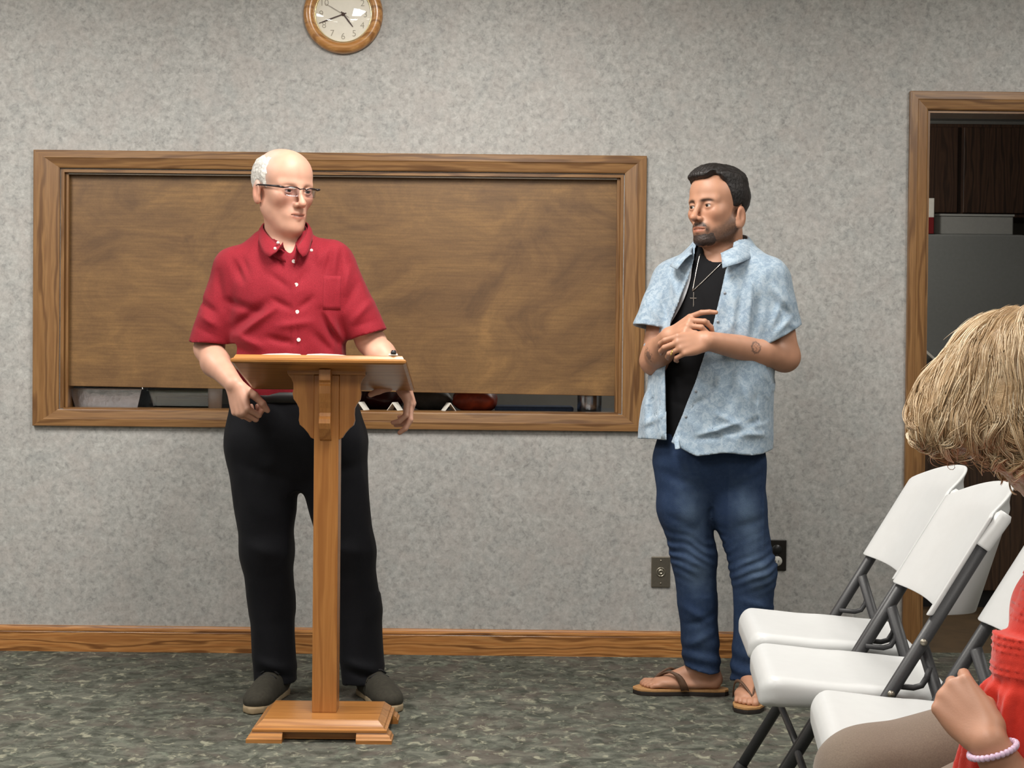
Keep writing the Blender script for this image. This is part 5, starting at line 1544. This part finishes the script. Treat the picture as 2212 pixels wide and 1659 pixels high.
# blouse
def blouse_mat():
    m, nt, b = new_mat('orange_red_gauze', .8, spec=.2); N = NT(nt); v = N.coord(rand=False)
    n2 = N.noise(v, 14, 3); n3 = N.noise(v, 700, 2)
    c = N.ramp(n2, [(.3, rgb(186, 40, 26)), (.7, rgb(202, 52, 36))])
    N.l(c, b.inputs['Base Color']); N.bump(n3, b, .3, .002); b.inputs['Sheen Weight'].default_value = .3
    return m
BLO = blouse_mat()
bl = Sdf()
bl.add(zloft([(.47, .0, -.01, .165, .19, AW, 2.3), (.58, -.02, -.03, .150, .182, AW, 2.3), (.68, CW[0] + .015, CW[1] + .01, .135, .170, AW, 2.3), (.77, CW[0], CW[1], .118, .165, AW, 2.3), (.83, CW[0], CW[1], .085, .14, AW, 2.1), (.88, CW[0], CW[1], .064, .075, AW, 2)]))
for sg in (1, -1):
    sh0, sh1, cf0, cf1 = tw(0, sg * .15, .815), tw(.015, sg * .178, .665), tw(.018, sg * .182, .672), tw(.028, sg * .200, .515)
    bl.add(cap(tw(0, sg * .09, .835), sh0, .048, .056), .03)
    bl.add(cap(sh0, sh1, .058, .074), .02)
    bl.add(ecap(cf0, cf1, (.078, .074), (.106, .098), (1, 0, 0), True), .012)
sc_ = tw(.018, .18, 0)
def smock(p, d):
    x, y, z = p.T
    lat = (p - _f(CW)) @ _f(LW)
    up = np.clip((z - .668) / .02, 0, 1); arm = np.clip((np.abs(lat) - .10) / .03, 0, 1)
    ang = np.arctan2(y - sc_[1], x - sc_[0])
    d = d - .0018 * up * arm * np.sin(z * 620) * (1 + .6 * np.sin(ang * 40))
    low = np.clip((.678 - z) / .03, 0, 1) * arm
    ph = ang * 12 + 2.2 * hnoise(p, 8, 3)
    return d - low * (.0065 * np.sin(ph) + .003 * np.sin(2.3 * ph + z * 20)) + .006 * arm * np.exp(-((z - .670) / .007) ** 2)
bl.field(smock, .05); bl.field(crumple(.004, 12, (1, 1, .5), 51), .03)
bl.sub(cap(tw(.01, 0, .87), (-.14, .0, 1.05), .060, .08), .006)
bl.mesh('blouse', .0045, BLO, wom)
# trousers
TAU = fabric('taupe_trousers', rgb(112, 98, 86), rgb(126, 111, 97), 450, .85, .2, .15)
wt = Sdf()
wt.add(ell((.01, .0, .55), (.165, .19, .10)))
for hp, kn, cf, an in (((-.0, .095, .528), (-.372, .085, .452), (-.365, .09, .28), (-.36, .09, .10)), ((-.02, -.095, .545), (-.345, -.135, .430), (-.375, -.135, .28), (-.41, -.13, .10))):
    wt.add(ecap(hp, kn, (.098, .094), (.080, .074), (0, 1, 0)), .03); wt.add(cap(kn, cf, .074, .066), .03); wt.add(ecap(cf, an, (.066, .066), (.070, .070), (1, 0, 0), True), .01)
wt.field(crumple(.004, 9, (.6, 1, 1), 61), .03)
wt.mesh('trousers', .0065, TAU, wom)
for hl, te_ in (((-.30, .09), (-.55, .10)), ((-.36, -.13), (-.60, -.14))): shoe(wom, hl, te_, plain('tan_canvas', rgb(150, 128, 100), .9), SOLE, PAPER)
# bracelet of pale pink beads
LILAC = plain('pale_lilac_bead', rgb(226, 196, 222), .25, noise=.15, nscale=300)
brc = empty('bracelet'); brc.parent = wom
axw = nrm(wrW - elW); ua = nrm(np.cross(axw, (0, 1, 0))); ub = np.cross(axw, ua); cb = lerp(elW, wrW, .93)
me0 = None
for k in range(30):
    a = 2 * math.pi * k / 30; c = cb + (ua * math.cos(a) + ub * math.sin(a)) * .0305 + axw * .006 * math.cos(a)
    if me0 is None:
        o = MB().lathe([(.0005, -.0046), (.0028, -.0038), (.0042, -.0016), (.0042, .0016), (.0028, .0038), (.0005, .0046)], 10).build('bead', LILAC, brc, True); me0 = o.data
    else: o = link('bead', me0, brc)
    o.location = tuple(c)
# ---- curly hair: soft volume plus thousands of wavy locks
HC = np.array((-.168, -.02, 1.055))
hv = Sdf()
hv.add(ell((-.140, .0, 1.078), (.140, .145, .112)))
hv.add(ell((-.225, .01, 1.040), (.096, .105, .072)), .03)
hv.add(ell((-.240, -.01, 1.010), (.085, .085, .050)), .02)
hv.add(ell((-.150, -.05, 1.010), (.110, .085, .080)), .03)
hv.add(ell((-.105, -.050, .950), (.085, .072, .058)), .03)
hv.add(ell((-.10, .03, .96), (.085, .09, .07)), .03)
base_eval = lambda P: hv.ev(_f(P))
hv0_ops = list(hv.ops)
def lumps(p, d): return d - .006 * hnoise(p, 26, 3) - .004 * hnoise(p, 55, 6) - .002 * hnoise(p, 120, 7)
hv.field(lumps, .05)
BL_D, BL_M, BL_L = (np.array(rgb(*c)[:3]) for c in ((158, 127, 92), (212, 182, 142), (248, 230, 200)))
def blond(V, s):
    t = np.clip(.36 + .28 * hnoise(V, 60, 1) + .20 * hnoise(V, 140, 2), 0, 1)[:, None]
    return BL_D * (1 - t) + BL_M * t
HAIRB = attr_mat('blond_hair', .42, bump=.4, bscale=420, spec=.5, var=.25)
hair_o = hv.mesh('hair', .0042, HAIRB, wom, blond)
plain_sd = Sdf(); plain_sd.ops = hv0_ops
def strands(ng, per, seed, curl=1.0, zmax=9.0, lift=0.0):
    """guide locks that flow from the crown, each a bundle of fine wavy strands"""
    r = np.random.default_rng(seed); n = ng
    th = r.uniform(0, 2 * np.pi, n * 3); cz = r.uniform(-.8, 1, n * 3); sr = np.sqrt(1 - cz ** 2)
    P0 = np.stack([-.165 + .16 * sr * np.cos(th), -.01 + .15 * sr * np.sin(th), 1.045 + .13 * cz], 1).astype(np.float32)
    def grad(P):
        d = plain_sd.ev(P); e = .002; g = np.stack([plain_sd.ev(P + _f(v) * e) - d for v in np.eye(3)], 1) / e
        return d, g / (np.linalg.norm(g, axis=1, keepdims=True) + 1e-9)
    for _ in range(6):
        d, g = grad(P0); P0 = P0 - g * d[:, None]
    keep = (np.abs(plain_sd.ev(P0)) < .004) & (P0[:, 1] < .10) & (P0[:, 2] < zmax); P0 = P0[keep][:n]; n = len(P0)
    M = 22; low = np.clip((1.10 - P0[:, 2]) / .12, 0, 1)
    L = r.uniform(.085, .15, n) * (1 - .5 * low)
    crown = _f((-.115, .02, 1.20))
    freq = r.uniform(.5, 1.1, n) + low * r.uniform(.2, .9, n); ph = r.uniform(0, 6.28, n); amp = r.uniform(.003, .006, n) * (1 + 1.2 * low) * curl; freq = freq * (.7 + .3 * curl); sp = r.choice([-1, 1], n)
    wid = r.uniform(.0035, .0075, n)
    path = np.empty((n, M, 3), np.float32); UU = np.empty_like(path); GG = np.empty_like(path); P = P0.copy()
    for m in range(M):
        d, g = grad(P); P = P - g * (d - .002 - lift * m / M)[:, None] * .8
        away = P - crown; away[:, 2] -= .06; away /= np.linalg.norm(away, axis=1, keepdims=True)
        nz = np.stack([hnoise(P, 14, 11), hnoise(P, 14, 12), hnoise(P, 14, 13)], 1) * (.38 + .25 * low[:, None])
        t = away + nz; t -= g * (t * g).sum(1, keepdims=True); t /= np.linalg.norm(t, axis=1, keepdims=True) + 1e-9
        b = np.cross(g, t); s_ = m / (M - 1); a = ph + 6.283 * freq * s_ * sp; env = min(1, .2 + s_ * 1.6)
        path[:, m] = P + b * (amp * env * np.sin(a))[:, None] + g * (amp * env * .5 * (np.cos(a) + .6))[:, None]
        UU[:, m] = b; GG[:, m] = g; P = P + t * (L / M)[:, None]
    off = r.normal(0, 1, (n, per, 2)); s_ = np.linspace(0, 1, M)
    spread = (wid[:, None] * (1.0 - .65 * s_[None] ** 1.5))[:, None, :, None]
    tw_ = off[..., 0][:, :, None, None]; tg_ = np.abs(off[..., 1])[:, :, None, None] * .5
    pa = (path[:, None] + UU[:, None] * tw_ * spread + GG[:, None] * tg_ * spread).reshape(n * per, M, 3).astype(np.float32)
    N_ = n * per
    rad = r.uniform(.0004, .00095, N_)
    tone = np.clip(np.repeat(r.normal(.56, .16, n), per) + r.normal(0, .13, N_), .05, 1.1)
    T = np.gradient(pa, axis=1); T /= np.linalg.norm(T, axis=2, keepdims=True) + 1e-9
    ref = np.array((.3, .2, .93)); U = np.cross(T, ref); U /= np.linalg.norm(U, axis=2, keepdims=True) + 1e-6; Wv = np.cross(T, U)
    tp = np.sin(np.pi * np.clip(np.linspace(.004, .996, M), 0, 1)) ** .6
    V = np.empty((N_, M, 3, 3), np.float32)
    for k in range(3):
        a = 2 * math.pi * k / 3; V[:, :, k] = pa + (U * math.cos(a) + Wv * math.sin(a)) * (rad[:, None] * tp[None])[..., None]
    idx = np.arange(N_ * M * 3).reshape(N_, M, 3)
    F = np.concatenate([np.stack([idx[:, :-1, k], idx[:, 1:, k], idx[:, 1:, (k + 1) % 3], idx[:, :-1, (k + 1) % 3]], -1).reshape(-1, 4) for k in range(3)])
    tn = tone[:, None]
    C = np.where(tn < .5, BL_D * (1 - 2 * tn) + BL_M * 2 * tn, BL_M * (2 - 2 * tn) + BL_L * (2 * tn - 1))
    me = mesh_np('hair_locks', V.reshape(-1, 3), F); vcol(me, np.clip(np.repeat(C, M * 3, 0), 0, 1)); me.materials.append(HAIRB)
    o = link('hair_locks', me, hair_o); o['kind'] = 'stuff'
strands(440, 11, 3, 1.0)
strands(70, 12, 5, 1.5, 1.08, .004)
strands(110, 1, 9, 1.4, 9, .010)
